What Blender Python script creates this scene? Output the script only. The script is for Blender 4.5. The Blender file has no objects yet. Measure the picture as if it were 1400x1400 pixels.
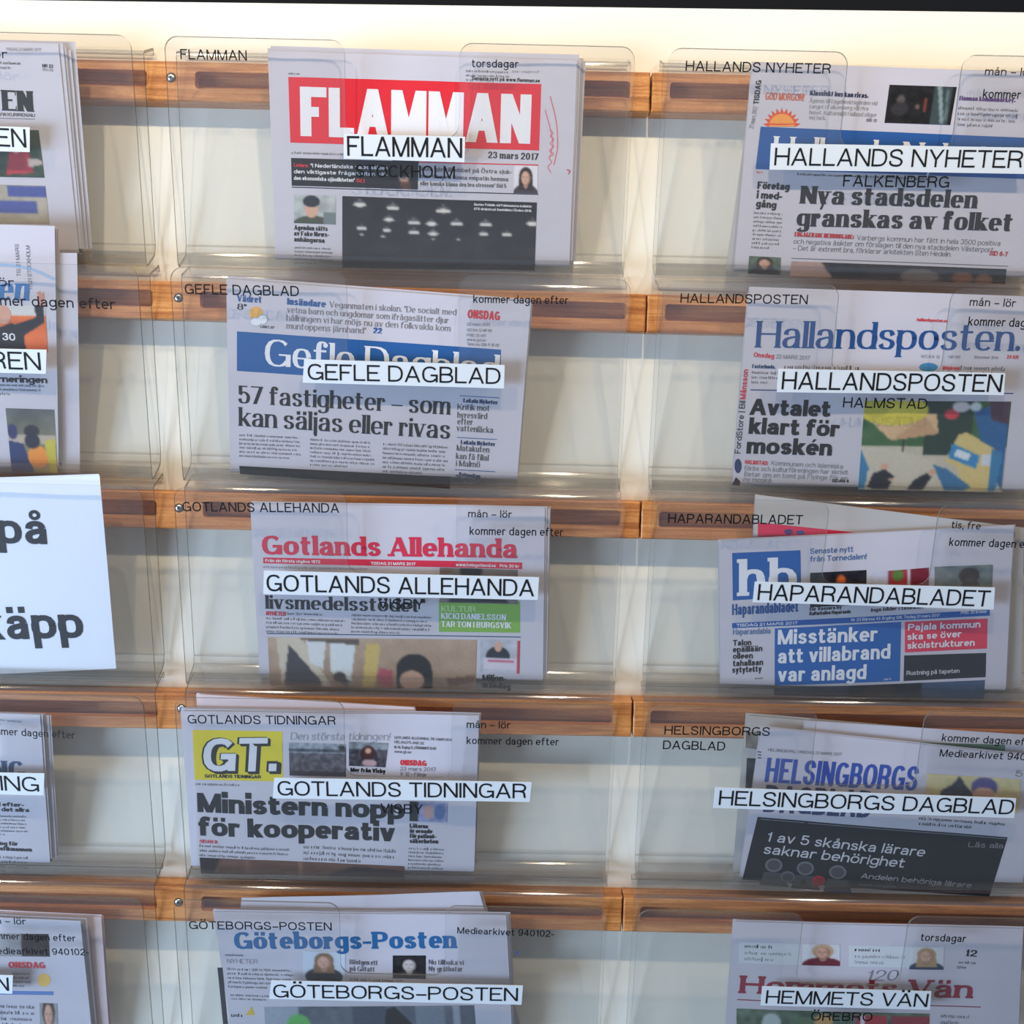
import bpy, bmesh, math, random
import numpy as np
from mathutils import Vector, Matrix
from mathutils.geometry import tessellate_polygon

# ------------------------------------------------------------------ units
# lengths in metres.  x runs along the wall, y up from the top rail's lower
# edge, z out of the wall; the world is X = x, Y = -z, Z = y + BASE
BASE = 1.62
H_ROW = 0.2149
def P3(x, y, z): return Vector((x, -z, y + BASE))

scene = bpy.context.scene
COL = scene.collection

# ------------------------------------------------------------------ camera
F_PX = 1450.0
CAM = np.array([-0.13807, -0.29330, 1.12381])
_rx, _ry, _rz = 0.1013814, 0.0055885, -0.0235224
def _rot(rx, ry, rz):
    cx, sx = math.cos(rx), math.sin(rx); cy, sy = math.cos(ry), math.sin(ry); cz, sz = math.cos(rz), math.sin(rz)
    X = np.array([[1, 0, 0], [0, cx, -sx], [0, sx, cx]]); Y = np.array([[cy, 0, sy], [0, 1, 0], [-sy, 0, cy]])
    Z = np.array([[cz, -sz, 0], [sz, cz, 0], [0, 0, 1]])
    return Z @ X @ Y
RM = _rot(_rx, _ry, _rz)
cam_data = bpy.data.cameras.new('camera')
cam_data.sensor_width = 36.0
cam_data.lens = F_PX / 1400.0 * 36.0
cam_data.clip_start = 0.02
cam = bpy.data.objects.new('camera', cam_data)
COL.objects.link(cam)
_S = np.array([[1, 0, 0], [0, 0, -1], [0, 1, 0]])
_m = Matrix((_S @ RM.T).tolist()).to_4x4()
_m.translation = P3(*CAM)
cam.matrix_world = _m
scene.camera = cam

# ------------------------------------------------------------------ light
scene.view_settings.view_transform = 'Standard'
scene.view_settings.look = 'None'
scene.view_settings.gamma = 1.0
scene.view_settings.use_curve_mapping = False
scene.view_settings.exposure = -0.04
scene.cycles.transparent_max_bounces = 48
scene.cycles.max_bounces = 10
scene.cycles.use_denoising = True

world = bpy.data.worlds.new('world'); scene.world = world
world.use_nodes = True
world.node_tree.nodes['Background'].inputs[0].default_value = (0.46, 0.57, 0.78, 1)
world.node_tree.nodes['Background'].inputs[1].default_value = 0.36

def lamp(name, kind, loc, target, energy, color, **kw):
    d = bpy.data.lights.new(name, kind); d.energy = energy; d.color = color
    for k, v in kw.items(): setattr(d, k, v)
    o = bpy.data.objects.new(name, d); COL.objects.link(o)
    o.location = loc
    o.rotation_euler = (Vector(target) - Vector(loc)).to_track_quat('-Z', 'Y').to_euler()
    return o
# the warm ceiling spots, 0.8 m out from the wall and 0.6 m above the top rail
for sx in (-1.36, -0.68, 0.0, 0.68):
    lamp('ceiling_spot', 'SPOT', P3(sx - 0.02, 0.62, 0.80), P3(sx - 0.02, -0.30, 0.0), 23.5, (1.0, 0.825, 0.575),
         spot_size=math.radians(110), spot_blend=0.8, shadow_soft_size=0.026)
# daylight from the windows across the room
lamp('window_daylight', 'AREA', P3(-3.4, -1.15, 1.8), P3(0.0, -0.9, 0.0), 262.0, (0.50, 0.70, 1.0),
     shape='RECTANGLE', size=2.0, size_y=1.2)

# ------------------------------------------------------------------ pixel -> place
def unproject(px, py, z0, s=0.0, yref=0.0):
    """the point of the real plane z = z0 + s*(y-yref) that shows at a pixel of the photograph"""
    d = RM.T @ np.array([(px - 700) / F_PX, (700 - py) / F_PX, -1.0])
    t = (z0 + s * (CAM[1] - yref) - CAM[2]) / (d[2] - s * d[1])
    p = CAM + t * d
    return float(p[0]), float(p[1])

# ------------------------------------------------------------------ materials
_mats = {}
def lin(c):
    return tuple((v / 255 / 12.92) if v / 255 <= 0.04045 else ((v / 255 + 0.055) / 1.055) ** 2.4 for v in c)
def new_mat(name):
    m = bpy.data.materials.new(name); m.use_nodes = True
    nt = m.node_tree
    for n in list(nt.nodes): nt.nodes.remove(n)
    out = nt.nodes.new('ShaderNodeOutputMaterial')
    return m, nt, out
def ink(c):
    """matt printing ink of an sRGB colour, with a little paper grain"""
    if c in _mats: return _mats[c]
    m, nt, out = new_mat('ink_%d_%d_%d' % c)
    b = nt.nodes.new('ShaderNodeBsdfPrincipled')
    b.inputs['Roughness'].default_value = 0.75
    b.inputs['Specular IOR Level'].default_value = 0.25
    n = nt.nodes.new('ShaderNodeTexNoise'); n.inputs['Scale'].default_value = 900
    tc = nt.nodes.new('ShaderNodeTexCoord'); nt.links.new(tc.outputs['Object'], n.inputs['Vector'])
    mx = nt.nodes.new('ShaderNodeMix'); mx.data_type = 'RGBA'
    l = lin(c)
    mx.inputs[6].default_value = (*[v * 0.9 for v in l], 1); mx.inputs[7].default_value = (*[min(1, v * 1.1) for v in l], 1)
    nt.links.new(n.outputs['Fac'], mx.inputs[0]); nt.links.new(mx.outputs[2], b.inputs['Base Color'])
    nt.links.new(b.outputs[0], out.inputs[0])
    _mats[c] = m
    return m
def paper_mat(name, c, amp=0.06):
    if name in _mats: return _mats[name]
    m, nt, out = new_mat(name)
    b = nt.nodes.new('ShaderNodeBsdfPrincipled'); b.inputs['Roughness'].default_value = 0.85
    b.inputs['Specular IOR Level'].default_value = 0.2
    tc = nt.nodes.new('ShaderNodeTexCoord')
    n = nt.nodes.new('ShaderNodeTexNoise'); n.inputs['Scale'].default_value = 18; n.inputs['Detail'].default_value = 8
    mp = nt.nodes.new('ShaderNodeMapping'); mp.inputs['Scale'].default_value = (0.6, 1, 2.4)
    nt.links.new(tc.outputs['Object'], mp.inputs[0]); nt.links.new(mp.outputs[0], n.inputs['Vector'])
    l = lin(c)
    mx = nt.nodes.new('ShaderNodeMix'); mx.data_type = 'RGBA'
    mx.inputs[6].default_value = (*[v * (1 - amp) for v in l], 1); mx.inputs[7].default_value = (*[min(1, v * (1 + amp)) for v in l], 1)
    nt.links.new(n.outputs['Fac'], mx.inputs[0]); nt.links.new(mx.outputs[2], b.inputs['Base Color'])
    bp = nt.nodes.new('ShaderNodeBump'); bp.inputs['Strength'].default_value = 0.25; bp.inputs['Distance'].default_value = 0.002
    nt.links.new(n.outputs['Fac'], bp.inputs['Height']); nt.links.new(bp.outputs[0], b.inputs['Normal'])
    nt.links.new(b.outputs[0], out.inputs[0])
    _mats[name] = m
    return m
def photo_mat():
    if 'photo' in _mats: return _mats['photo']
    m, nt, out = new_mat('printed_picture')
    b = nt.nodes.new('ShaderNodeBsdfPrincipled'); b.inputs['Roughness'].default_value = 0.7
    b.inputs['Specular IOR Level'].default_value = 0.25
    a = nt.nodes.new('ShaderNodeAttribute'); a.attribute_name = 'print'
    nt.links.new(a.outputs['Color'], b.inputs['Base Color']); nt.links.new(b.outputs[0], out.inputs[0])
    _mats['photo'] = m
    return m
def wood_mat():
    m, nt, out = new_mat('oiled_wood')
    b = nt.nodes.new('ShaderNodeBsdfPrincipled'); b.inputs['Roughness'].default_value = 0.42
    tc = nt.nodes.new('ShaderNodeTexCoord')
    mp = nt.nodes.new('ShaderNodeMapping'); mp.inputs['Scale'].default_value = (5, 60, 110)
    n = nt.nodes.new('ShaderNodeTexNoise'); n.inputs['Scale'].default_value = 1.6; n.inputs['Detail'].default_value = 7; n.inputs['Distortion'].default_value = 1.2
    mp2 = nt.nodes.new('ShaderNodeMapping'); mp2.inputs['Scale'].default_value = (120, 60, 300)
    n2 = nt.nodes.new('ShaderNodeTexNoise'); n2.inputs['Scale'].default_value = 2.2; n2.inputs['Detail'].default_value = 4
    oi = nt.nodes.new('ShaderNodeObjectInfo')
    ad = nt.nodes.new('ShaderNodeVectorMath'); ad.operation = 'ADD'
    sc = nt.nodes.new('ShaderNodeVectorMath'); sc.operation = 'SCALE'; sc.inputs['Scale'].default_value = 3
    nt.links.new(oi.outputs['Random'], sc.inputs[0]); nt.links.new(tc.outputs['Object'], ad.inputs[0]); nt.links.new(sc.outputs[0], ad.inputs[1])
    nt.links.new(ad.outputs[0], mp.inputs[0]); nt.links.new(ad.outputs[0], mp2.inputs[0])
    nt.links.new(mp.outputs[0], n.inputs['Vector']); nt.links.new(mp2.outputs[0], n2.inputs['Vector'])
    r = nt.nodes.new('ShaderNodeValToRGB')
    r.color_ramp.elements[0].position = 0.30; r.color_ramp.elements[0].color = (*lin((166, 98, 48)), 1)
    r.color_ramp.elements[1].position = 0.70; r.color_ramp.elements[1].color = (*lin((226, 160, 94)), 1)
    e = r.color_ramp.elements.new(0.5); e.color = (*lin((202, 132, 70)), 1)
    nt.links.new(n.outputs['Fac'], r.inputs[0])
    mx = nt.nodes.new('ShaderNodeMix'); mx.data_type = 'RGBA'; mx.blend_type = 'MULTIPLY'; mx.inputs[0].default_value = 0.35
    r2 = nt.nodes.new('ShaderNodeValToRGB'); r2.color_ramp.elements[0].position = 0.35; r2.color_ramp.elements[1].position = 0.6
    r2.color_ramp.elements[0].color = (0.6, 0.55, 0.5, 1)
    nt.links.new(n2.outputs['Fac'], r2.inputs[0]); nt.links.new(r.outputs[0], mx.inputs[6]); nt.links.new(r2.outputs[0], mx.inputs[7])
    nt.links.new(mx.outputs[2], b.inputs['Base Color'])
    bp = nt.nodes.new('ShaderNodeBump'); bp.inputs['Strength'].default_value = 0.2; bp.inputs['Distance'].default_value = 0.001
    nt.links.new(n2.outputs['Fac'], bp.inputs['Height']); nt.links.new(bp.outputs[0], b.inputs['Normal'])
    nt.links.new(b.outputs[0], out.inputs[0])
    return m
def acrylic_mat(name, tint, rough, base):
    m, nt, out = new_mat(name)
    tr = nt.nodes.new('ShaderNodeBsdfTransparent'); tr.inputs[0].default_value = (*tint, 1)
    gl = nt.nodes.new('ShaderNodeBsdfGlossy'); gl.inputs['Roughness'].default_value = rough
    gl.inputs[0].default_value = (1, 1, 1, 1)
    df = nt.nodes.new('ShaderNodeBsdfDiffuse'); df.inputs[0].default_value = (0.8, 0.8, 0.78, 1)
    # Schlick reflectance of a thin clear sheet, the same from either side
    ge = nt.nodes.new('ShaderNodeNewGeometry')
    dt = nt.nodes.new('ShaderNodeVectorMath'); dt.operation = 'DOT_PRODUCT'
    nt.links.new(ge.outputs['Incoming'], dt.inputs[0]); nt.links.new(ge.outputs['Normal'], dt.inputs[1])
    def mth(op, a, b=None):
        n_ = nt.nodes.new('ShaderNodeMath'); n_.operation = op
        for i, v in enumerate((a, b)):
            if v is None: continue
            if isinstance(v, (int, float)): n_.inputs[i].default_value = v
            else: nt.links.new(v, n_.inputs[i])
        return n_.outputs[0]
    f5 = mth('POWER', mth('SUBTRACT', 1.0, mth('ABSOLUTE', dt.outputs['Value'])), 5.0)
    fr_out = mth('ADD', mth('MULTIPLY', f5, 0.9), base)
    tc = nt.nodes.new('ShaderNodeTexCoord'); n = nt.nodes.new('ShaderNodeTexNoise'); n.inputs['Scale'].default_value = 22
    nt.links.new(tc.outputs['Object'], n.inputs['Vector'])
    bp = nt.nodes.new('ShaderNodeBump'); bp.inputs['Strength'].default_value = 0.08; bp.inputs['Distance'].default_value = 0.002
    nt.links.new(n.outputs['Fac'], bp.inputs['Height']); nt.links.new(bp.outputs[0], gl.inputs['Normal'])
    m1 = nt.nodes.new('ShaderNodeMixShader'); m1.inputs[0].default_value = 0.018
    m2 = nt.nodes.new('ShaderNodeMixShader')
    nt.links.new(tr.outputs[0], m1.inputs[1]); nt.links.new(df.outputs[0], m1.inputs[2])
    nt.links.new(fr_out, m2.inputs[0]); nt.links.new(m1.outputs[0], m2.inputs[1]); nt.links.new(gl.outputs[0], m2.inputs[2])
    nt.links.new(m2.outputs[0], out.inputs[0])
    return m
def rim_mat():
    m, nt, out = new_mat('cut_acrylic_edge')
    tr = nt.nodes.new('ShaderNodeBsdfTransparent'); tr.inputs[0].default_value = (0.62, 0.63, 0.60, 1)
    b = nt.nodes.new('ShaderNodeBsdfPrincipled'); b.inputs['Roughness'].default_value = 0.25
    b.inputs['Base Color'].default_value = (*lin((120, 116, 104)), 1)
    n = nt.nodes.new('ShaderNodeTexNoise'); n.inputs['Scale'].default_value = 60
    r = nt.nodes.new('ShaderNodeMapRange'); r.inputs[3].default_value = 0.45; r.inputs[4].default_value = 0.75
    nt.links.new(n.outputs['Fac'], r.inputs[0])
    m2 = nt.nodes.new('ShaderNodeMixShader')
    nt.links.new(r.outputs[0], m2.inputs[0]); nt.links.new(tr.outputs[0], m2.inputs[1]); nt.links.new(b.outputs[0], m2.inputs[2])
    nt.links.new(m2.outputs[0], out.inputs[0])
    return m
def plain_mat(name, c, rough=0.6, metal=0.0, amp=0.05, scale=6):
    m, nt, out = new_mat(name)
    b = nt.nodes.new('ShaderNodeBsdfPrincipled'); b.inputs['Roughness'].default_value = rough; b.inputs['Metallic'].default_value = metal
    tc = nt.nodes.new('ShaderNodeTexCoord'); n = nt.nodes.new('ShaderNodeTexNoise'); n.inputs['Scale'].default_value = scale; n.inputs['Detail'].default_value = 5
    nt.links.new(tc.outputs['Object'], n.inputs['Vector'])
    l = lin(c); mx = nt.nodes.new('ShaderNodeMix'); mx.data_type = 'RGBA'
    mx.inputs[6].default_value = (*[v * (1 - amp) for v in l], 1); mx.inputs[7].default_value = (*[min(1, v * (1 + amp)) for v in l], 1)
    nt.links.new(n.outputs['Fac'], mx.inputs[0]); nt.links.new(mx.outputs[2], b.inputs['Base Color'])
    bp = nt.nodes.new('ShaderNodeBump'); bp.inputs['Strength'].default_value = 0.1; bp.inputs['Distance'].default_value = 0.001
    nt.links.new(n.outputs['Fac'], bp.inputs['Height']); nt.links.new(bp.outputs[0], b.inputs['Normal'])
    nt.links.new(b.outputs[0], out.inputs[0])
    return m
WOOD = wood_mat(); ACRYLIC = acrylic_mat('clear_acrylic', (0.980, 0.981, 0.978), 0.06, 0.038); BENT = acrylic_mat('heat_bent_acrylic', (0.87, 0.865, 0.85), 0.09, 0.13); RIM = rim_mat()
WALL = plain_mat('cream_painted_board', (240, 235, 221), 0.6, amp=0.02, scale=3)
STEEL = plain_mat('screw_steel', (190, 190, 188), 0.3, 1.0)
DARKSTEEL = plain_mat('screw_recess', (60, 58, 54), 0.6, 0.5)
LABEL = paper_mat('white_label_stock', (212, 216, 218), 0.01)
NEWS = paper_mat('newsprint', (192, 187, 194))
NEWS2 = paper_mat('older_newsprint', (182, 177, 174))
PINK = paper_mat('pinkish_newsprint', (214, 194, 194))
SIGN = paper_mat('white_sign_paper', (226, 230, 240), 0.01)

# ------------------------------------------------------------------ mesh helpers
def link(o, parent=None):
    COL.objects.link(o)
    if parent is not None:
        o.parent = parent
        o.matrix_parent_inverse = parent.matrix_world.inverted()
    return o
def mesh_obj(name, verts, faces, mats, parent=None, smooth=False, mi=None):
    me = bpy.data.meshes.new(name)
    o = bpy.data.objects.new(name, me)
    link(o, parent)
    inv = np.array(o.matrix_parent_inverse) if parent is not None else None
    me.from_pydata([tuple(v) for v in verts], [], faces)
    for m in mats: me.materials.append(m)
    if mi is not None: me.polygons.foreach_set('material_index', mi)
    if smooth: me.polygons.foreach_set('use_smooth', [True] * len(faces))
    me.update()
    return o
def empty(name, loc, label=None, cat=None, group=None):
    o = bpy.data.objects.new(name, None); COL.objects.link(o); o.location = loc
    o.empty_display_size = 0.02
    tag(o, label, cat, group)
    bpy.context.view_layer.update() if False else None
    o.matrix_world = Matrix.Translation(loc)
    return o
def tag(o, label=None, cat=None, group=None, kind=None):
    if label: o['label'] = label
    if cat: o['category'] = cat
    if group: o['group'] = group
    if kind: o['kind'] = kind
    return o
# ------------------------------------------------------------------ lettering
# A pen-drawn alphabet.  Glyph boxes run 0..1 in x; y 0 = baseline, 1 = glyph height
# (capital height, or x-height for small letters).  V stem, H bar, D diagonal,
# E elliptic arc, S smooth curve.
XH = 0.73
def V(x, a, b, s='ab'): return ('V', x, a, b, s)
def Hh(y, a, b): return ('H', y, a, b)
def D(x0, y0, x1, y1, w='n', s=''): return ('D', x0, y0, x1, y1, w, s)
def E(cx, cy, rx, ry, a, b): return ('E', cx, cy, rx, ry, a, b)
def S(*p): return ('S', p)
UP = {
 'A': (.92, [D(0,0,.5,1,'t','a'), D(1,0,.5,1,'n','a'), Hh(.30,.17,.83)]),
 'B': (.80, [V(0,0,1), Hh(1,0,.5), E(.5,.76,.42,.24,90,-90), Hh(.52,0,.5), E(.5,.26,.5,.26,90,-90), Hh(0,0,.5)]),
 'C': (.88, [E(.5,.5,.5,.5,38,322)]),
 'D': (.86, [V(0,0,1), Hh(1,0,.42), E(.42,.5,.58,.5,90,-90), Hh(0,0,.42)]),
 'E': (.74, [V(0,0,1), Hh(1,0,1), Hh(.52,0,.9), Hh(0,0,1)]),
 'F': (.70, [V(0,0,1), Hh(1,0,1), Hh(.50,0,.86)]),
 'G': (.92, [E(.5,.5,.5,.5,40,325), V(1,0.02,.44,''), Hh(.44,.55,1)]),
 'H': (.84, [V(0,0,1), V(1,0,1), Hh(.52,0,1)]),
 'I': (.0, [V(.5,0,1)]),
 'J': (.62, [V(1,.3,1,'b'), E(.5,.3,.5,.3,0,-175)]),
 'K': (.84, [V(0,0,1), D(.05,.32,.98,1,'t','b'), D(1,0,.36,.60,'n','a')]),
 'L': (.66, [V(0,0,1), Hh(0,0,1)]),
 'M': (1.0, [V(0,0,1), V(1,0,1), D(.5,0,0,1,'n'), D(.5,0,1,1,'t')]),
 'N': (.84, [V(0,0,1), V(1,0,1), D(1,0,0,1,'n')]),
 'O': (.94, [E(.5,.5,.5,.5,0,360)]),
 'P': (.78, [V(0,0,1), Hh(1,0,.5), E(.5,.73,.5,.27,90,-90), Hh(.46,0,.5)]),
 'Q': (.94, [E(.5,.5,.5,.5,0,360), D(1,-.04,.6,.28)]),
 'R': (.84, [V(0,0,1), Hh(1,0,.5), E(.5,.74,.46,.26,90,-90), Hh(.48,0,.5), S((.5,.48),(.82,.40),(.90,.22),(.93,.06),(1,0))]),
 'S': (.80, [S((.94,.73),(.86,.9),(.68,.985),(.5,1),(.28,.97),(.08,.86),(.06,.70),(.20,.58),(.5,.51),(.82,.42),(.97,.27),(.88,.08),(.68,.01),(.48,0),(.24,.03),(.07,.13),(.02,.30))]),
 'T': (.78, [V(.5,0,1,'a'), Hh(1,0,1)]),
 'U': (.82, [V(0,.38,1,'b'), V(1,.38,1,'b'), E(.5,.38,.5,.38,180,360)]),
 'V': (.86, [D(.5,0,0,1,'n','b'), D(.5,0,1,1,'t','b')]),
 'W': (1.3, [D(.25,0,0,1,'n','b'), D(.25,0,.5,1,'t'), D(.75,0,.5,1,'n'), D(.75,0,1,1,'t','b')]),
 'X': (.84, [D(0,0,.95,1,'t','ab'), D(1,0,.05,1,'n','ab')]),
 'Y': (.84, [V(.5,0,.45,'a'), D(.5,.42,0,1,'n','b'), D(.5,.42,1,1,'t','b')]),
 'Z': (.76, [Hh(1,0,1), D(0,0,1,1,'n'), Hh(0,0,1)]),
 '1': (.42, [V(.8,0,1,'a'), S((.8,.97),(.55,.83),(.1,.78))]),
 '2': (.66, [S((.04,.68),(.12,.90),(.4,1),(.75,.95),(.96,.74),(.85,.52),(.5,.32),(.15,.16),(.04,0)), Hh(0,0,1)]),
 '3': (.66, [S((.04,.76),(.18,.95),(.48,1),(.85,.92),(.9,.70),(.72,.55),(.42,.53)), S((.42,.53),(.85,.47),(1,.27),(.85,.07),(.5,0),(.15,.06),(0,.27))]),
 '4': (.70, [V(.75,0,1,'a'), D(0,.27,.72,1,'t'), Hh(.27,0,1)]),
 '5': (.66, [Hh(1,.14,.9), V(.1,.5,1,''), S((.06,.50),(.3,.63),(.6,.64),(.92,.5),(1,.31),(.85,.07),(.48,0),(.15,.06),(0,.25))]),
 '6': (.68, [E(.5,.31,.5,.31,0,360), S((.93,.80),(.75,.97),(.5,1),(.16,.88),(0,.55),(0,.32))]),
 '7': (.66, [Hh(1,0,1), D(.25,0,1,1,'n')]),
 '8': (.68, [E(.5,.76,.43,.24,0,360), E(.5,.27,.5,.27,0,360)]),
 '9': (.68, [E(.5,.69,.5,.31,0,360), S((.07,.20),(.25,.03),(.5,0),(.84,.12),(1,.45),(1,.68))]),
 '0': (.68, [E(.5,.5,.5,.5,0,360)]),
 '!': (.0, [V(.5,.3,1,''), ('DOT',.5,.0)]),
 '/': (.4, [D(0,0,1,1)]),
 '|': (.0, [V(.5,-.15,1.05,'')]),
 '%': (.6, [D(0,0,1,1)]),
}
LO = {
 'a': (.66, [S((.08,.70),(.14,.90),(.42,1),(.76,.94),(.9,.70)), V(.9,0,.72,'a'), S((.9,.60),(.55,.56),(.16,.46),(.02,.26),(.12,.06),(.36,0),(.68,.07),(.9,.30))]),
 'b': (.68, [V(0,0,1.40,'b'), E(.47,.5,.53,.5,0,360)]),
 'c': (.62, [E(.52,.5,.52,.5,42,318), ('VS',.93,.68,.86)]),
 'd': (.68, [V(1,0,1.40), E(.53,.5,.53,.5,0,360)]),
 'e': (.66, [E(.5,.5,.5,.5,5,318), Hh(.50,.02,1)]),
 'f': (.50, [V(.30,0,1.12,'a'), S((.30,1.1),(.36,1.32),(.62,1.43),(1,1.40)), ('VS',1.0,1.24,1.40), ('HT',1,0,.92)]),
 'g': (.68, [E(.5,.52,.5,.48,0,360), V(1,-.10,1,''), S((1,-.08),(.90,-.32),(.55,-.42),(.2,-.38),(.04,-.24))]),
 'h': (.64, [V(0,0,1.40), S((0,.66),(.16,.90),(.5,1),(.86,.92),(1,.64)), V(1,0,.66,'a')]),
 'i': (.0, [V(.5,0,1), ('DOT',.5,1.30)]),
 'j': (.16, [V(.9,-.2,1,'b'), S((.9,-.2),(.7,-.40),(0,-.42)), ('DOT',.9,1.30)]),
 'k': (.64, [V(0,0,1.40), D(.05,.34,.95,1,'t','b'), D(1,0,.36,.58,'n','a')]),
 'l': (.0, [V(.5,0,1.40)]),
 'm': (1.04, [V(0,0,1), S((0,.66),(.1,.92),(.28,1),(.45,.92),(.5,.64)), V(.5,0,.66,'a'), S((.5,.66),(.62,.92),(.80,1),(.96,.92),(1,.64)), V(1,0,.66,'a')]),
 'n': (.64, [V(0,0,1), S((0,.66),(.16,.90),(.5,1),(.86,.92),(1,.64)), V(1,0,.66,'a')]),
 'o': (.70, [E(.5,.5,.5,.5,0,360)]),
 'p': (.68, [V(0,-.40,1), E(.47,.5,.53,.5,0,360)]),
 'q': (.68, [V(1,-.40,1), E(.53,.5,.53,.5,0,360)]),
 'r': (.44, [V(0,0,1), S((0,.60),(.2,.90),(.6,1),(1,.97)), ('VS',.98,.78,.98)]),
 's': (.58, [S((.93,.74),(.78,.95),(.48,1),(.16,.94),(.05,.76),(.2,.60),(.5,.52),(.84,.42),(.97,.24),(.8,.05),(.5,0),(.18,.05),(.02,.24))]),
 't': (.46, [V(.30,.22,1.30,''), S((.30,.28),(.38,.06),(.66,0),(1,.05)), ('HT',1,-.04,.98)]),
 'u': (.64, [V(0,.34,1,'b'), S((0,.36),(.14,.08),(.48,0),(.84,.10),(1,.34)), V(1,0,1)]),
 'v': (.64, [D(.5,0,0,1,'n','b'), D(.5,0,1,1,'t','b')]),
 'w': (.98, [D(.25,0,0,1,'n','b'), D(.25,0,.5,1,'t'), D(.75,0,.5,1,'n'), D(.75,0,1,1,'t','b')]),
 'x': (.62, [D(0,0,.95,1,'t','ab'), D(1,0,.05,1,'n','ab')]),
 'y': (.64, [D(.5,0,0,1,'n','b'), D(.22,-.42,1,1,'t','b')]),
 'z': (.58, [Hh(1,0,1), D(0,0,1,1,'n'), Hh(0,0,1)]),
}
PU = {'.': (0, [('DOT',.5,0)]), ',': (.0, [('DOT',.5,0), D(.2,-.22,.6,.02,'t')]), '-': (.34, [Hh(.5,0,1)]), '–': (.62, [Hh(.5,0,1)]),
      ':': (0, [('DOT',.5,0), ('DOT',.5,.78)]), '"': (.22, [V(0,1.05,1.38,''), V(1,1.05,1.38,'')]), "'": (0, [V(.5,1.05,1.38,'')]), '°': (.26, [E(.5,1.2,.5,.18,0,360)])}
STY = {  # stem, bar, serif length, serif thickness, spacing
 'label': dict(wx=.122, wy=.112, sl=0, st=0, sp=.115),
 'mark': dict(wx=.145, wy=.135, sl=0, st=0, sp=.13),
 'cond': dict(wx=.155, wy=.13, sl=0, st=0, sp=.09),
 'light': dict(wx=.10, wy=.085, sl=0, st=0, sp=.11),
 'sans':  dict(wx=.15, wy=.13, sl=0, st=0, sp=.10),
 'bold':  dict(wx=.21, wy=.17, sl=0, st=0, sp=.085),
 'heavy': dict(wx=.29, wy=.20, sl=0, st=0, sp=.04),
 'gothic':dict(wx=.24, wy=.20, sl=0, st=0, sp=.075),
 'serif': dict(wx=.15, wy=.06, sl=.055, st=.045, sp=.075),
 'serifm':dict(wx=.185, wy=.06, sl=.045, st=.045, sp=.03),
 'serifb':dict(wx=.235, wy=.075, sl=.05, st=.05, sp=.04),
 'serifx':dict(wx=.31, wy=.09, sl=.045, st=.055, sp=.025),
 'slab':  dict(wx=.21, wy=.12, sl=.06, st=.10, sp=.07),
 'slabx': dict(wx=.26, wy=.14, sl=.055, st=.12, sp=.03),
}
def _base(ch):
    acc = None
    for k, v in {'Å': 'A', 'Ä': 'A', 'Ö': 'O', 'å': 'a', 'ä': 'a', 'ö': 'o', 'É': 'E', 'é': 'e', 'ü': 'u'}.items():
        if ch == k:
            acc = {'Å': 'ring', 'å': 'ring', 'É': 'acute', 'é': 'acute'}.get(k, 'dots'); ch = v
    return ch, acc
def _glyph(ch):
    b, acc = _base(ch)
    if b in UP: return UP[b][0], UP[b][1], 1.0, acc
    if b in LO: return LO[b][0], LO[b][1], XH, acc
    if b in PU: return PU[b][0], PU[b][1], XH, acc
    return .3, [], XH, None
def _sweep(pts, wx, wy, out, ext0, ext1):
    """ribbon of a broad pen (wx by wy) along a centre line"""
    p = np.array(pts, float)
    t = np.gradient(p, axis=0)
    t /= np.maximum(1e-9, np.hypot(t[:, 0], t[:, 1]))[:, None]
    if ext0: p = np.vstack([p[0] - t[0] * ext0, p]); t = np.vstack([t[0], t])
    if ext1: p = np.vstack([p, p[-1] + t[-1] * ext1]); t = np.vstack([t, t[-1]])
    n = np.stack([-t[:, 1], t[:, 0]], 1)
    w = np.sqrt((wx * n[:, 0]) ** 2 + (wy * n[:, 1]) ** 2) / 2
    L = p + n * w[:, None]; R_ = p - n * w[:, None]
    for i in range(len(p) - 1):
        out.append([L[i], R_[i], R_[i + 1], L[i + 1]])
def _catmull(P, k):
    P = [np.array(q, float) for q in P]
    P = [2 * P[0] - P[1]] + P + [2 * P[-1] - P[-2]]
    res = []
    for i in range(1, len(P) - 2):
        for j in range(k):
            t = j / k
            res.append(0.5 * ((2 * P[i]) + (-P[i-1] + P[i+1]) * t + (2*P[i-1] - 5*P[i] + 4*P[i+1] - P[i+2]) * t*t + (-P[i-1] + 3*P[i] - 3*P[i+1] + P[i+2]) * t**3))
    res.append(P[-2])
    return res
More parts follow.
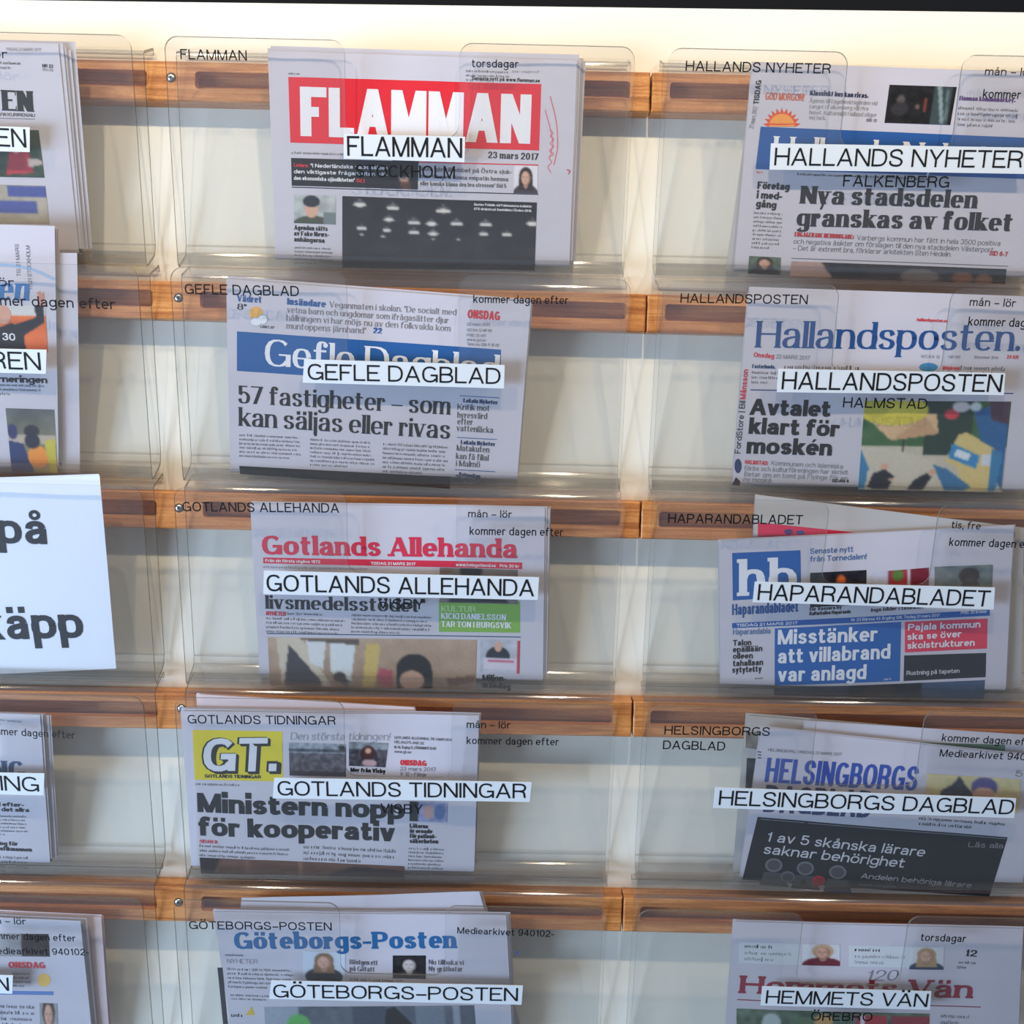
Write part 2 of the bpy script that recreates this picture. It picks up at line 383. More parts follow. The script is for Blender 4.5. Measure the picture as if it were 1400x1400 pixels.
def text_polys(s, width, h, style, q=1, slant=0.0):
    """flat quads of a line of lettering, width wide, capitals h high, origin at the baseline's left"""
    st = STY[style]
    wx, wy, sl, sth = st['wx'] * h, st['wy'] * h, st['sl'] * h, st['st'] * h
    # boxes: the glyph width is the outer width without the stem; advance adds stem + spacing
    ws = []
    for ch in s:
        if ch == ' ': ws.append((.30, 0)); continue
        g = _glyph(ch); ws.append((g[0] * (1 if g[2] == 1.0 else .96), 1))
    flex = sum(w * (1 if k else 1) for w, k in ws)
    n = sum(1 for w, k in ws if k)
    gaps = len(s) - 1
    # total = sx*(flex + gaps*sp)*h + n*wmin ; stems keep their weight
    base = n * wx * 0.55
    nat = (flex + gaps * st['sp'] + (2 * st['sl'] * n if st['sl'] else 0) * .6) * h
    sx = (width - base) / max(1e-6, nat)
    if sx < 0.3:
        f = width / (base + nat); wx *= f; base *= f; sx = (width - base) / nat
    sp = st['sp'] * h * sx
    slx = sl * min(1, sx)
    quads = []
    x = 0.0
    for (w, k), ch in zip(ws, s):
        if not k:
            x += w * h * sx + sp; continue
        gw, strokes, gh, acc = _glyph(ch)
        bw = w * h * sx + wx * 0.55 + 0.9 * slx     # outer box
        if gw == 0: bw = max(bw, wx + .6 * slx)
        x0 = x + .45 * slx; ow = bw - 0.9 * slx
        ow = max(ow, wx)
        GH = gh * h
        def X(u): return x0 + wx / 2 + u * (ow - wx)
        def Y(v):
            if v <= 0: return wy / 2 + v * GH
            if v <= 1: return wy / 2 + v * (GH - wy)
            return GH - wy / 2 + (v - 1) * GH
        def slab(xc, yv, half=False):
            yy = 0 if abs(yv) < .02 else (GH if abs(yv - 1) < .02 else (GH + (yv - 1) * GH if yv > 1 else yv * GH))
            a, b = (yy, yy + sth) if yv < .5 else (yy - sth, yy)
            l = wx / 2 + slx
            rr = wx / 2 if half else l
            quads.append([(xc - l, a), (xc + rr, a), (xc + rr, b), (xc - l, b)])
        for t in strokes:
            if t[0] == 'V':
                _, u, a, b, fl = t
                ya = Y(a) - wy / 2; yb = Y(b) + wy / 2
                if a > 0.02 and a < 1: ya = Y(a)
                if 0 < b < .99: yb = Y(b)
                quads.append([(X(u) - wx/2, ya), (X(u) + wx/2, ya), (X(u) + wx/2, yb), (X(u) - wx/2, yb)])
                if sl:
                    if 'a' in fl: slab(X(u), a)
                    if 'b' in fl: slab(X(u), b, half=(gh != 1.0))
            elif t[0] == 'H':
                _, v, a, b = t
                xa = X(a) - (wx/2 if a <= 0.01 else 0); xb = X(b) + (wx/2 if b >= .99 else 0)
                quads.append([(xa, Y(v) - wy/2), (xb, Y(v) - wy/2), (xb, Y(v) + wy/2), (xa, Y(v) + wy/2)])
                if sl and ch in 'EFLTZz' and a <= .01:      # bar-end serifs
                    hgt = .20 * GH
                    ends = [xb] + ([xa] if ch == 'T' else [])
                    for e in ends:
                        s2 = -1 if v > .6 else (1 if v < .3 else 0)
                        if s2: quads.append([(e - sth, Y(v)), (e, Y(v)), (e, Y(v) + s2*hgt), (e - sth*.6, Y(v) + s2*hgt)])
            elif t[0] == 'HT':      # cross bar of f and t
                _, v, a, b = t; th_ = max(wy, wx * .42)
                quads.append([(X(a) - wx*.4, GH - th_), (X(b) + wx*.3, GH - th_), (X(b) + wx*.3, GH), (X(a) - wx*.4, GH)])
            elif t[0] == 'VS':      # ball terminal of the seriffed styles
                if sl:
                    r = wx * .5; cx_, cy_ = X(t[1]) - wx*.05, Y(t[2]) + r * .4
                    quads.append([(cx_ + r * math.cos(i * math.pi / 4), cy_ + r * math.sin(i * math.pi / 4)) for i in range(8)])
            elif t[0] == 'D':
                _, a, ya, b, yb, wt, fl = t
                k_ = (min(wx, max(wy, wx * .42)) if sl else wx * .94) if wt == 't' else wx * (1.02 if sl else .96)
                def Yd(v): return 0 if abs(v) < 1e-6 else (GH if v == 1 else v * GH)
                dx = (X(b) - X(a)); dy = (Yd(yb) - Yd(ya))
                m = k_ * math.hypot(dx, dy) / max(1e-6, abs(dy)) / 2
                m = min(m, k_ * 1.0)
                quads.append([(X(a) - m, Yd(ya)), (X(a) + m, Yd(ya)), (X(b) + m, Yd(yb)), (X(b) - m, Yd(yb))])
                if sl:
                    if 'a' in fl: slab(X(a), ya)
                    if 'b' in fl: slab(X(b), yb)
            elif t[0] == 'E':
                _, cx, cy, rx, ry, a0, a1 = t
                nseg = max(4, int(abs(a1 - a0) / 360 * (14 if q else 9)) + 1)
                pts = []
                for i in range(nseg + 1):
                    th = math.radians(a0 + (a1 - a0) * i / nseg)
                    c, s_ = math.cos(th), math.sin(th)
                    ex = 2 / 2.35
                    pts.append((X(cx + rx * math.copysign(abs(c) ** ex, c)), Y(cy + ry * math.copysign(abs(s_) ** ex, s_))))
                if abs(a1 - a0) >= 359: pts = pts + [pts[1]]; _sweep(pts, wx, wy, quads, 0, 0)
                else: _sweep(pts, wx, wy, quads, 0, 0)
            elif t[0] == 'S':
                pts = _catmull([(X(a), Y(b)) for a, b in t[1]], 3 if q else 2)
                _sweep(pts, wx, wy if sl == 0 else max(wy, wx * .34), quads, 0, wx * .42 if ch in 'rftcjy' and not sl else 0)
            elif t[0] == 'DOT':
                r = max(wx, wy) * .54
                yy = (max(Y(t[2]), GH + r + .07 * h) if t[2] > 1 else (GH - r if t[2] > 0 else r))
                quads.append([(X(t[1]) + r * math.cos(k2), yy + r * math.sin(k2)) for k2 in [math.pi/8 + i * math.pi/4 for i in range(8)]] if sl else
                             [(X(t[1]) - r*.95, yy - r), (X(t[1]) + r*.95, yy - r), (X(t[1]) + r*.95, yy + r), (X(t[1]) - r*.95, yy + r)])
        if acc:
            top = GH + .14 * h
            cx = x0 + ow / 2
            if acc == 'dots':
                r = .07 * h + wx * .12
                for dx in (-.16 * h * min(1, sx) - r * .3, .16 * h * min(1, sx) + r * .3):
                    quads.append([(cx + dx - r, top - r + .03*h), (cx + dx + r, top - r + .03*h), (cx + dx + r, top + r + .03*h), (cx + dx - r, top + r + .03*h)])
            elif acc == 'ring':
                pts = [(cx + .12 * h * math.cos(math.radians(a)), top + .04*h + .11 * h * math.sin(math.radians(a))) for a in range(0, 391, 30)]
                _sweep(pts, wx * .5, max(wy * .6, wx*.35), quads, 0, 0)
            else:
                quads.append([(cx - .08*h, top - .07*h), (cx + .05*h, top - .07*h), (cx + .2*h, top + .12*h), (cx + .02*h, top + .12*h)])
        x += bw + sp
    if slant: quads = [[(px + py * slant, py) for px, py in qd] for qd in quads]
    # exact fit
    mx = max(px for qd in quads for px, py in qd) if quads else 1
    if q and mx > 0 and not slant:
        f = width / mx
        quads = [[(px * f, py) for px, py in qd] for qd in quads]
    return quads
# ------------------------------------------------------------------ the setting
def box(x0, x1, y0, y1, z0, z1):
    v = [P3(x, y, z) for x in (x0, x1) for y in (y0, y1) for z in (z0, z1)]
    f = [(0,1,3,2), (4,6,7,5), (0,4,5,1), (2,3,7,6), (0,2,6,4), (1,5,7,3)]
    return v, f
def grid_wall():
    # painted board the rails are screwed to; its top edge drops slightly to the left
    xs = [-2.4, 2.0]
    def top(x): return 0.1105 + 0.0128 * x
    v = []
    for x in xs:
        v += [P3(x, -BASE, 0), P3(x, top(x), 0), P3(x, top(x), -0.02), P3(x, -BASE, -0.02)]
    f = [(0, 4, 5, 1), (1, 5, 6, 2), (2, 6, 7, 3), (0, 1, 2, 3), (4, 7, 6, 5), (0, 3, 7, 4)]
    o = mesh_obj('wall_back', v, f, [WALL]); tag(o, kind='structure')
grid_wall()
v, f = box(-3.2, 2.8, -BASE, 1.4, -0.62, -0.60)
tag(mesh_obj('wall_rear', v, f, [plain_mat('dark_wall_paint', (22, 26, 34), 0.8)]), kind='structure')
v, f = box(-3.2, 2.8, -BASE - 0.02, -BASE, -0.62, 4.2)
tag(mesh_obj('floor', v, f, [plain_mat('grey_floor', (120, 116, 110), 0.5)]), kind='structure')

# rows: (x, y) of the joint's lower corner, and y at the screw 0.48 m to its left
ROWS = []
for (jx, jy), (sx_, sy_) in zip([(889,153),(883,454.4),(875,736.8),(864,1007.7),(850.5,1274)], [(235,138),(243.6,437),(244.5,723),(247.6,997),(242,1260)]):
    a = unproject(jx, jy, 0.025); b = unproject(sx_, sy_, 0.025)
    ROWS.append((a[0], a[1], (a[1] - b[1]) / (a[0] - b[0])))
RAIL_T, RAIL_H = 0.025, 0.0385
SCREWS = [(233.6,105.4),(243.6,407),(244.4,694.6),(247.6,969),(243.6,1234)]

def rounded(x0, x1, y0, y1, r, n=5):
    pts = []
    for cx, cy, a0 in ((x1-r, y1-r, 0), (x0+r, y1-r, 90), (x0+r, y0+r, 180), (x1-r, y0+r, 270)):
        for i in range(n + 1):
            t = math.radians(a0 + 90 * i / n); pts.append((cx + r * math.cos(t), cy + r * math.sin(t)))
    return pts

def rail(k, x0, x1, slots, rnd, label, group):
    jx, jy, sl = ROWS[k]
    def W(x, y, z): return P3(x, jy + y + sl * (x - jx), z)
    T, H, ch = RAIL_T, RAIL_H, 0.0012
    ends = []
    def endcol(x, sgn):
        return [(x + rnd.uniform(-.0003, .0003), H * i / 6) for i in range(7)]
    L = endcol(x0, 1); Rr = endcol(x1, -1)
    outer = [(x, y) for x, y in L] + [(x, y) for x, y in reversed(Rr)]
    inner = [(min(max(x, x0 + ch), x1 - ch), min(max(y, ch), H - ch)) for x, y in outer]
    holes = [rounded(a, b, 0.0125, 0.0292, 0.0035) for a, b in slots]
    verts = []; faces = []
    polys = [[Vector((x, y, 0)) for x, y in inner]] + [[Vector((x, y, 0)) for x, y in h] for h in holes]
    tess = tessellate_polygon(polys)
    flat = [p for pl in polys for p in pl]
    for p in flat: verts.append(W(p.x, p.y, T))
    for t in tess: faces.append(tuple(t))
    n = len(outer); o0 = len(verts)
    for x, y in outer: verts.append(W(x, y, T - ch))
    o1 = len(verts)
    for x, y in outer: verts.append(W(x, y, 0.0003))
    for i in range(n):
        j = (i + 1) % n
        faces.append((i, j, o0 + j, o0 + i)); faces.append((o0 + i, o0 + j, o1 + j, o1 + i))
    faces.append(tuple(o1 + i for i in range(n)))
    base = n
    for h in holes:
        m = len(h); d0 = len(verts)
        for x, y in h: verts.append(W(x, y, T - 0.015))
        for i in range(m):
            j = (i + 1) % m
            faces.append((base + i, base + j, d0 + j, d0 + i))
        faces.append(tuple(d0 + i for i in range(m)))
        base += m
    r = empty('wooden_rail', W((x0 + x1) / 2, 0, 0), label, 'rail', group)
    o = mesh_obj('rail_body', verts, faces, [WOOD], r)
    bm = bmesh.new(); bm.from_mesh(o.data); bmesh.ops.recalc_face_normals(bm, faces=bm.faces); bm.to_mesh(o.data); bm.free()
    return r, W

def screw(r, k, px, py):
    x, y = unproject(px, py, RAIL_T + 0.001)
    prof = [(0.0, 0.0016), (0.0022, 0.0015), (0.0034, 0.0010), (0.0038, 0.0002)]
    verts = []; faces = []; n = 24
    ang = [i * 2 * math.pi / n for i in range(n)]
    def rc(t):     # cross-shaped recess outline
        a = (t + 0.45) % (math.pi / 2); a = min(a, math.pi / 2 - a)
        return 0.0019 if a < 0.30 else 0.0009
    for t in ang: verts.append(P3(x + rc(t) * math.cos(t), y + rc(t) * math.sin(t), RAIL_T + 0.0015))
    for rr, zz in prof[1:]:
        for t in ang: verts.append(P3(x + rr * math.cos(t), y + rr * math.sin(t), RAIL_T + zz))
    for q in range(3):
        for i in range(n):
            j = (i + 1) % n; faces.append((q*n + i, q*n + j, (q+1)*n + j, (q+1)*n + i))
    h = mesh_obj('screw_head', verts, faces, [STEEL], r, smooth=True)
    v2 = [P3(x + rc(t) * math.cos(t), y + rc(t) * math.sin(t), RAIL_T + 0.0015) for t in ang] + [P3(x + rc(t)*.8 * math.cos(t), y + rc(t)*.8 * math.sin(t), RAIL_T + 0.0004) for t in ang]
    f2 = [(i, (i+1) % n, n + (i+1) % n, n + i) for i in range(n)] + [tuple(range(n, 2*n))]
    mesh_obj('cross_recess', v2, f2, [DARKSTEEL], h)
    v3 = [P3(x + a * math.cos(t), y + a * math.sin(t), RAIL_T + b) for a, b in ((0.0038, 0.0002), (0.0045, 0.00045), (0.0048, -0.0002)) for t in ang]
    f3 = [(q*n + i, q*n + (i+1) % n, (q+1)*n + (i+1) % n, (q+1)*n + i) for q in range(2) for i in range(n)]
    mesh_obj('screw_rim', v3, f3, [DARKSTEEL], h)

rnd = random.Random(4)
GAP = 0.0009
RAIL_WORDS = [('topmost wooden rail with a screw, behind the red-headed FLAMMAN paper', 'topmost wooden rail to the right of the joints, behind the HALLANDS NYHETER pocket'),
              ('wooden rail with a screw, behind the top of the GEFLE DAGBLAD pocket', 'wooden rail right of the joints, behind the top of the HALLANDSPOSTEN pocket'),
              ('wooden rail with a screw, behind the white sign and the GOTLANDS ALLEHANDA pocket', 'wooden rail right of the joints, behind the top of the HAPARANDABLADET pocket'),
              ('wooden rail with a screw, behind the top of the GOTLANDS TIDNINGAR pocket', 'wooden rail right of the joints, behind the top of the HELSINGBORGS DAGBLAD pocket'),
              ('lowest wooden rail with a screw, behind the blue-headed Göteborgs-Posten paper', 'lowest wooden rail to the right of the joints, behind the HEMMETS VÄN pocket')]
for k in range(5):
    jx = ROWS[k][0]
    rl, W = rail(k, jx - 0.962, jx - GAP, [(jx - 0.940, jx - 0.504), (jx - 0.456, jx - 0.021)], rnd, RAIL_WORDS[k][0], 'oiled wooden rails carrying the pockets')
    screw(rl, k, *SCREWS[k])
    rail(k, jx + GAP, jx + 0.962, [(jx + 0.019, jx + 0.456), (jx + 0.504, jx + 0.940)], rnd, RAIL_WORDS[k][1], 'oiled wooden rails carrying the pockets')

# ------------------------------------------------------------------ printing on a sheet
class Plane:
    """a leaning sheet: z = z0 + s*(y - yref), with gentle waves"""
    def __init__(s, z0, slope, yref, amp=0.0, seed=0, rot=0.0):
        s.z0, s.s, s.yref, s.amp = z0, slope, yref, amp
        r = random.Random(seed)
        s.w = [(r.uniform(8, 22), r.uniform(-14, 14), r.uniform(0, 6.3), r.uniform(.3, .8)) for _ in range(3)] + \
              [(r.uniform(40, 75), r.uniform(-40, 40), r.uniform(0, 6.3), r.uniform(.05, .16)) for _ in range(3)]
    def un(s, px, py): return unproject(px, py, s.z0, s.s, s.yref)
    def wave(s, a, b):
        if not s.amp: return 0.0
        return s.amp * sum(m * math.sin(p * a * 1.7 + q * (b - s.yref) * 1.7 + c) for p, q, c, m in s.w)
    def at(s, a, b, off=0.0):
        return P3(a, b - off * s.s, s.z0 + s.s * (b - s.yref) + off + s.wave(a, b))

class Print:
    """collects flat printing on a Plane and links it as named child meshes"""
    def __init__(s, pl, parent, base=0.0):
        s.pl, s.parent, s.base, s.items = pl, parent, base, {}
        s.n = 0; s.boxes = set()
    def add(s, name, quads, col, off):
        s.n += 1
        s.items[(name, s.n)] = [(quads, col, off + s.base)]
    def quad(s, name, c, col, off=0.00012, cell=0.008):
        """c: four pixel corners TL TR BR BL"""
        s.boxes.add(name)
        q = [np.array(s.pl.un(*p)) for p in c]
        nu = max(1, int(np.linalg.norm(q[1] - q[0]) / cell)); nv = max(1, int(np.linalg.norm(q[3] - q[0]) / cell))
        qs = []
        def B(u, v): return (q[0]*(1-u)*(1-v) + q[1]*u*(1-v) + q[2]*u*v + q[3]*(1-u)*v)
        for i in range(nu):
            for j in range(nv):
                u0, u1, v0, v1 = i/nu, (i+1)/nu, j/nv, (j+1)/nv
                qs.append([B(u0, v1), B(u1, v1), B(u1, v0), B(u0, v0)])
        s.add(name, qs, col, off)
    def line(s, name, p0, p1, th, col, off=0.00014):
        s.quad(name, [(p0[0], p0[1] - th/2), (p1[0], p1[1] - th/2), (p1[0], p1[1] + th/2), (p0[0], p0[1] + th/2)], col, off)
    def poly(s, name, pts, col, off=0.00016):
        q = [Vector((*s.pl.un(*p), 0)) for p in pts]
        t = tessellate_polygon([q])
        s.add(name, [[(q[i].x, q[i].y) for i in f] for f in t], col, off)
    def stroke(s, name, pts, th, col, off=0.0003):
        P = _catmull(pts, 4); out = []
        _sweep([s.pl.un(*p) for p in P], *(th * s.mpp(*pts[0]),) * 2, out, 0, 0)
        s.add(name, out, col, off)
    def mpp(s, px, py):
        a = np.array(s.pl.un(px, py)); b = np.array(s.pl.un(px, py - 10)); return np.linalg.norm(b - a) / 10
    def text(s, name, txt, p0, p1, h, style, col, off=0.0003, slant=0.0, q=1, up=None):
        a = np.array(s.pl.un(*p0)); b = np.array(s.pl.un(*p1))
        u = (b - a); w = np.linalg.norm(u); u /= w; v = np.array([-u[1], u[0]])
        hh = h * s.mpp(*p0)
        qs = text_polys(txt, w, hh, style, q, slant)
        if name in s.boxes: name += '_lettering'
        s.add(name, [[a + u * x + v * y for x, y in qd] for qd in qs], col, off)
    def body(s, name, tl, tr, bl, n, col, seed=1, fill=0.86, last=0.6):
        """a column of text far too small to read: letter-sized marks in word groups"""
        r = random.Random(seed)
        TL, TR, BL = (np.array(s.pl.un(*p)) for p in (tl, tr, bl))
        u = TR - TL; w = np.linalg.norm(u); u = u / w; v = (BL - TL) / max(1, n)
        lh = np.linalg.norm(v); xh = lh * .40; qs = []
        up = np.array([-u[1], u[0]])
        for i in range(n):
            lim = w * (last if i == n - 1 else r.uniform(.93, 1.0)); x = 0.0
            o = TL + v * (i + .72)
            while x < lim:
                for _ in range(r.randint(2, 9)):
                    cw = xh * r.choice((.35, .75, .8, .9, 1.2)); hh = xh * r.choice((1, 1, 1, 1.45)); 
                    if x + cw > lim: break
                    lo = -xh * .4 if r.random() < .07 else 0
                    if cw > xh * .5 and r.random() < .75:      # two stems and a bar
                        t = cw * .26
                        qs.append([o + u*x + up*lo, o + u*(x+t) + up*lo, o + u*(x+t) + up*hh, o + u*x + up*hh])
                        qs.append([o + u*(x+cw-t), o + u*(x+cw), o + u*(x+cw) + up*xh, o + u*(x+cw-t) + up*xh])
                        yy = r.choice((0, .45, .8)) * xh
                        qs.append([o + u*x + up*yy, o + u*(x+cw) + up*yy, o + u*(x+cw) + up*(yy+xh*.2), o + u*x + up*(yy+xh*.2)])
                    else:
                        qs.append([o + u*x + up*lo, o + u*(x+cw*.5) + up*lo, o + u*(x+cw*.5) + up*hh, o + u*x + up*hh])
                    x += cw + xh * .28
                x += xh * .55
        s.add(name, qs, col, 0.0002)
    def pic(s, name, c, ops, bg=(120,120,120), seed=0, off=0.00025, cell=1.9):
        """a printed picture: colours worked out here, carried by the vertices of a fine grid"""
        q = [np.array(s.pl.un(*p)) for p in c]
        wpx = math.dist(c[0], c[1]); hpx = math.dist(c[0], c[3])
        nu = max(4, min(170, int(wpx / cell))); nv = max(4, min(110, int(hpx / cell)))
        U, Vv = np.meshgrid(np.linspace(0, 1, nu + 1), np.linspace(0, 1, nv + 1))
        img = paint(U, Vv, ops, bg, seed, wpx / hpx)
        verts = []
        for j in range(nv + 1):
            for i in range(nu + 1):
                u, v_ = i/nu, j/nv
                p = q[0]*(1-u)*(1-v_) + q[1]*u*(1-v_) + q[2]*u*v_ + q[3]*(1-u)*v_
                verts.append(s.pl.at(p[0], p[1], off + s.base))
        faces = [(j*(nu+1)+i, (j+1)*(nu+1)+i, (j+1)*(nu+1)+i+1, j*(nu+1)+i+1) for j in range(nv) for i in range(nu)]
        o = mesh_obj(name, verts, faces, [photo_mat()], s.parent)
        at = o.data.color_attributes.new('print', 'FLOAT_COLOR', 'POINT')
        rgba = np.ones(((nu+1)*(nv+1), 4), np.float32)
        x = img.reshape(-1, 3) / 255.0
        rgba[:, :3] = np.where(x <= 0.04045, x / 12.92, ((x + 0.055) / 1.055) ** 2.4)
        at.data.foreach_set('color', rgba.ravel())
        return o
    def done(s):
        for (name, _), its in s.items.items():
            verts = []; faces = []; mats = []; mi = []
            for quads, col, off in its:
                m = ink(col)
                if m not in mats: mats.append(m)
                for k, qd in enumerate(quads):
                    b = len(verts)
                    for p in qd: verts.append(s.pl.at(p[0], p[1], off + (k % 5) * 4e-6))
                    faces.append(tuple(range(b, b + len(qd)))); mi.append(mats.index(m))
            if faces:
                # every piece of printing faces the viewer
                nf = []
                for f_ in faces:
                    a, b, c = verts[f_[0]], verts[f_[1]], verts[f_[2]]
                    nf.append(f_ if (b - a).cross(c - a).y <= 0 else tuple(reversed(f_)))
                mesh_obj(name, verts, nf, mats, s.parent, mi=mi)
        s.items = {}

def paint(U, V_, ops, bg, seed, aspect):
    rng = np.random.default_rng(seed)
    img = np.ones(U.shape + (3,)) * np.array(bg, float)
    soft = 0.6 / U.shape[1] * 1.0
    def noise(n):
        g = rng.random((n + 2, int(n * aspect) + 2))
        x = U * (g.shape[1] - 1.001); y = V_ * (g.shape[0] - 1.001)
        x0 = x.astype(int); y0 = y.astype(int); fx = x - x0; fy = y - y0
        return (g[y0, x0]*(1-fx)*(1-fy) + g[y0, x0+1]*fx*(1-fy) + g[y0+1, x0]*(1-fx)*fy + g[y0+1, x0+1]*fx*fy) - .5
    for o in ops:
        k = o[0]
        if k == 'n':          # mottling: amount, cells
            img += (noise(o[2]) * o[1] * 2)[..., None] * np.array(o[3] if len(o) > 3 else (1, 1, 1)); continue
        if k == 'g':          # vertical blend
            img[:] = np.array(o[1], float) * (1 - V_[..., None]) + np.array(o[2], float) * V_[..., None]; continue
        if k == 'e':
            _, cx, cy, rx, ry, col = o
            d = np.sqrt(((U - cx) / rx) ** 2 + ((V_ - cy) / ry) ** 2); m = np.clip((1 - d) * min(rx, ry / 1) / soft + .5, 0, 1)
        elif k == 'r':
            _, x0, y0, x1, y1, col = o
            m = ((U >= x0) & (U <= x1) & (V_ >= y0) & (V_ <= y1)).astype(float)
        elif k == 'p':
            _, pts, col = o
            m = np.zeros(U.shape, bool); n = len(pts)
            for i in range(n):
                xa, ya = pts[i]; xb, yb = pts[(i + 1) % n]
                cond = ((ya > V_) != (yb > V_)) & (U < (xb - xa) * (V_ - ya) / ((yb - ya) if abs(yb - ya) > 1e-9 else 1e-9) + xa)
                m ^= cond
            m = m.astype(float)
        img = img * (1 - m[..., None]) + np.array(col, float) * m[..., None]
    for _ in range(1):      # soften, as a coarse print screen does
        p_ = np.pad(img, ((1, 1), (1, 1), (0, 0)), 'edge')
        img = (p_[:-2, 1:-1] + p_[2:, 1:-1] + p_[1:-1, :-2] + p_[1:-1, 2:] + 3 * img) / 7
    img += (rng.random(U.shape) - .5)[..., None] * 9
    return np.clip(img, 3, 250)

# ------------------------------------------------------------------ newspapers
def leaf(name, parent, pl, c, off, mat, seed=0, fold=0.0, amp=0.0, curl=0.0, n=(30, 24)):
    """one sheet; c = four (x, y) corners TL TR BR BL.  fold > 0 rolls the lower edge back and up again"""
    q = [np.array(p) for p in c]
    nu, nv = n
    r = random.Random(seed); ph = [r.uniform(0, 6.3) for _ in range(4)]
    verts = []; rows = []
    for j in range(nv + 1):
        v_ = j / nv; row = []
        for i in range(nu + 1):
            u = i / nu
            p = q[0]*(1-u)*(1-v_) + q[1]*u*(1-v_) + q[2]*u*v_ + q[3]*(1-u)*v_
            extra = amp * (math.sin(9*u + ph[0]) * math.sin(5*v_ + ph[1]) + .5*math.sin(17*u + ph[2] + 4*v_)) + curl * (max(0, u - .8) / .2) ** 2
            row.append(len(verts)); verts.append(pl.at(p[0], p[1], off + extra))
        rows.append(row)
    if fold > 0:
        m = 6
        for t in range(1, m + 1):
            a = math.pi * t / m; row = []
            for i in range(nu + 1):
                u = i / nu; p = q[3]*(1-u) + q[2]*u
                row.append(len(verts)); verts.append(pl.at(p[0], p[1] - math.sin(a) * fold * .5, off - fold * .5 * (1 - math.cos(a))))
            rows.append(row)
        for t in (.3, .65, .97):
            row = []
            for i in range(nu + 1):
                u = i / nu; p = (q[3]*(1-u) + q[2]*u) * (1 - t) + (q[0]*(1-u) + q[1]*u) * t
                row.append(len(verts)); verts.append(pl.at(p[0], p[1], off - fold))
            rows.append(row)
    faces = [(rows[j][i], rows[j+1][i], rows[j+1][i+1], rows[j][i+1]) for j in range(len(rows) - 1) for i in range(nu)]
    return mesh_obj(name, verts, faces, [mat], parent, smooth=True)

def newspaper(k, label, c, seed, mat=None, th=0.0055, dz=0.0, inner=5, spread=(0.004, 0.003), zb=0.0255, slope=0.148, amp=0.0007, low=-0.1515, group=None, inmat=None):
    """c: pixel corners TL TR BR BL of the front page as they show in the photograph"""
    jy = ROWS[k][1]
    pl = Plane(zb + dz, slope, jy - 0.150, amp, seed)
    q = [pl.un(*p) for p in c]
    q = [(a, max(b, jy + low)) for a, b in q]
    e = empty('newspaper', pl.at((q[3][0] + q[2][0]) / 2, (q[3][1] + q[2][1]) / 2 - th * .5, -th / 2), label, 'newspaper', group)
    mat = mat or NEWS
    leaf('front_page', e, pl, q, 0, mat, seed, fold=th)
    r = random.Random(seed + 7)
    for i in range(inner):
        t = (i + 1) / (inner + 1)
        dx = spread[0] * (t + r.uniform(-.3, .3)); dy = spread[1] * r.uniform(-.9, 1.0)
        cc = [(q[0][0] + r.uniform(-.4, 1) * abs(spread[0]) * .3, q[0][1] + dy + r.uniform(-.001, .001)), (q[1][0] + dx, q[1][1] + dy + r.uniform(-.0015, .0005)),
              (q[2][0] + dx * .8, q[2][1] + th * .4 + .001), (q[3][0], q[3][1] + th * .4 + .001)]
        leaf('page', e, pl, cc, -th * t, inmat or mat, seed + i, amp=0.0002, n=(16, 10))
    return e, pl, Print(pl, e)

# ------------------------------------------------------------------ acrylic pockets
POCKET_W = 0.450; PT = 0.0028
ZF, SF = 0.0355, 0.175       # outer face of the front sheet at y = -0.157
def front_plane(k): return Plane(ZF, SF, ROWS[k][1] - 0.157)
def bend(pts, r, n=5):
    out = [np.array(pts[0], float)]
    for i in range(1, len(pts) - 1):
        a, b, c = (np.array(p, float) for p in pts[i-1:i+2])
        d0 = (a - b) / np.linalg.norm(a - b); d1 = (c - b) / np.linalg.norm(c - b)
        ang = math.acos(max(-1, min(1, d0 @ d1))); cut = min(r[i-1] / math.tan(ang / 2), np.linalg.norm(a-b)*.48, np.linalg.norm(c-b)*.48)
        s0, s1 = b + d0 * cut, b + d1 * cut
        for t in range(n + 1):
            t /= n; out.append(s0 * (1-t)**2 + b * 2 * t * (1-t) + s1 * t * t)
    out.append(np.array(pts[-1], float))
    return out
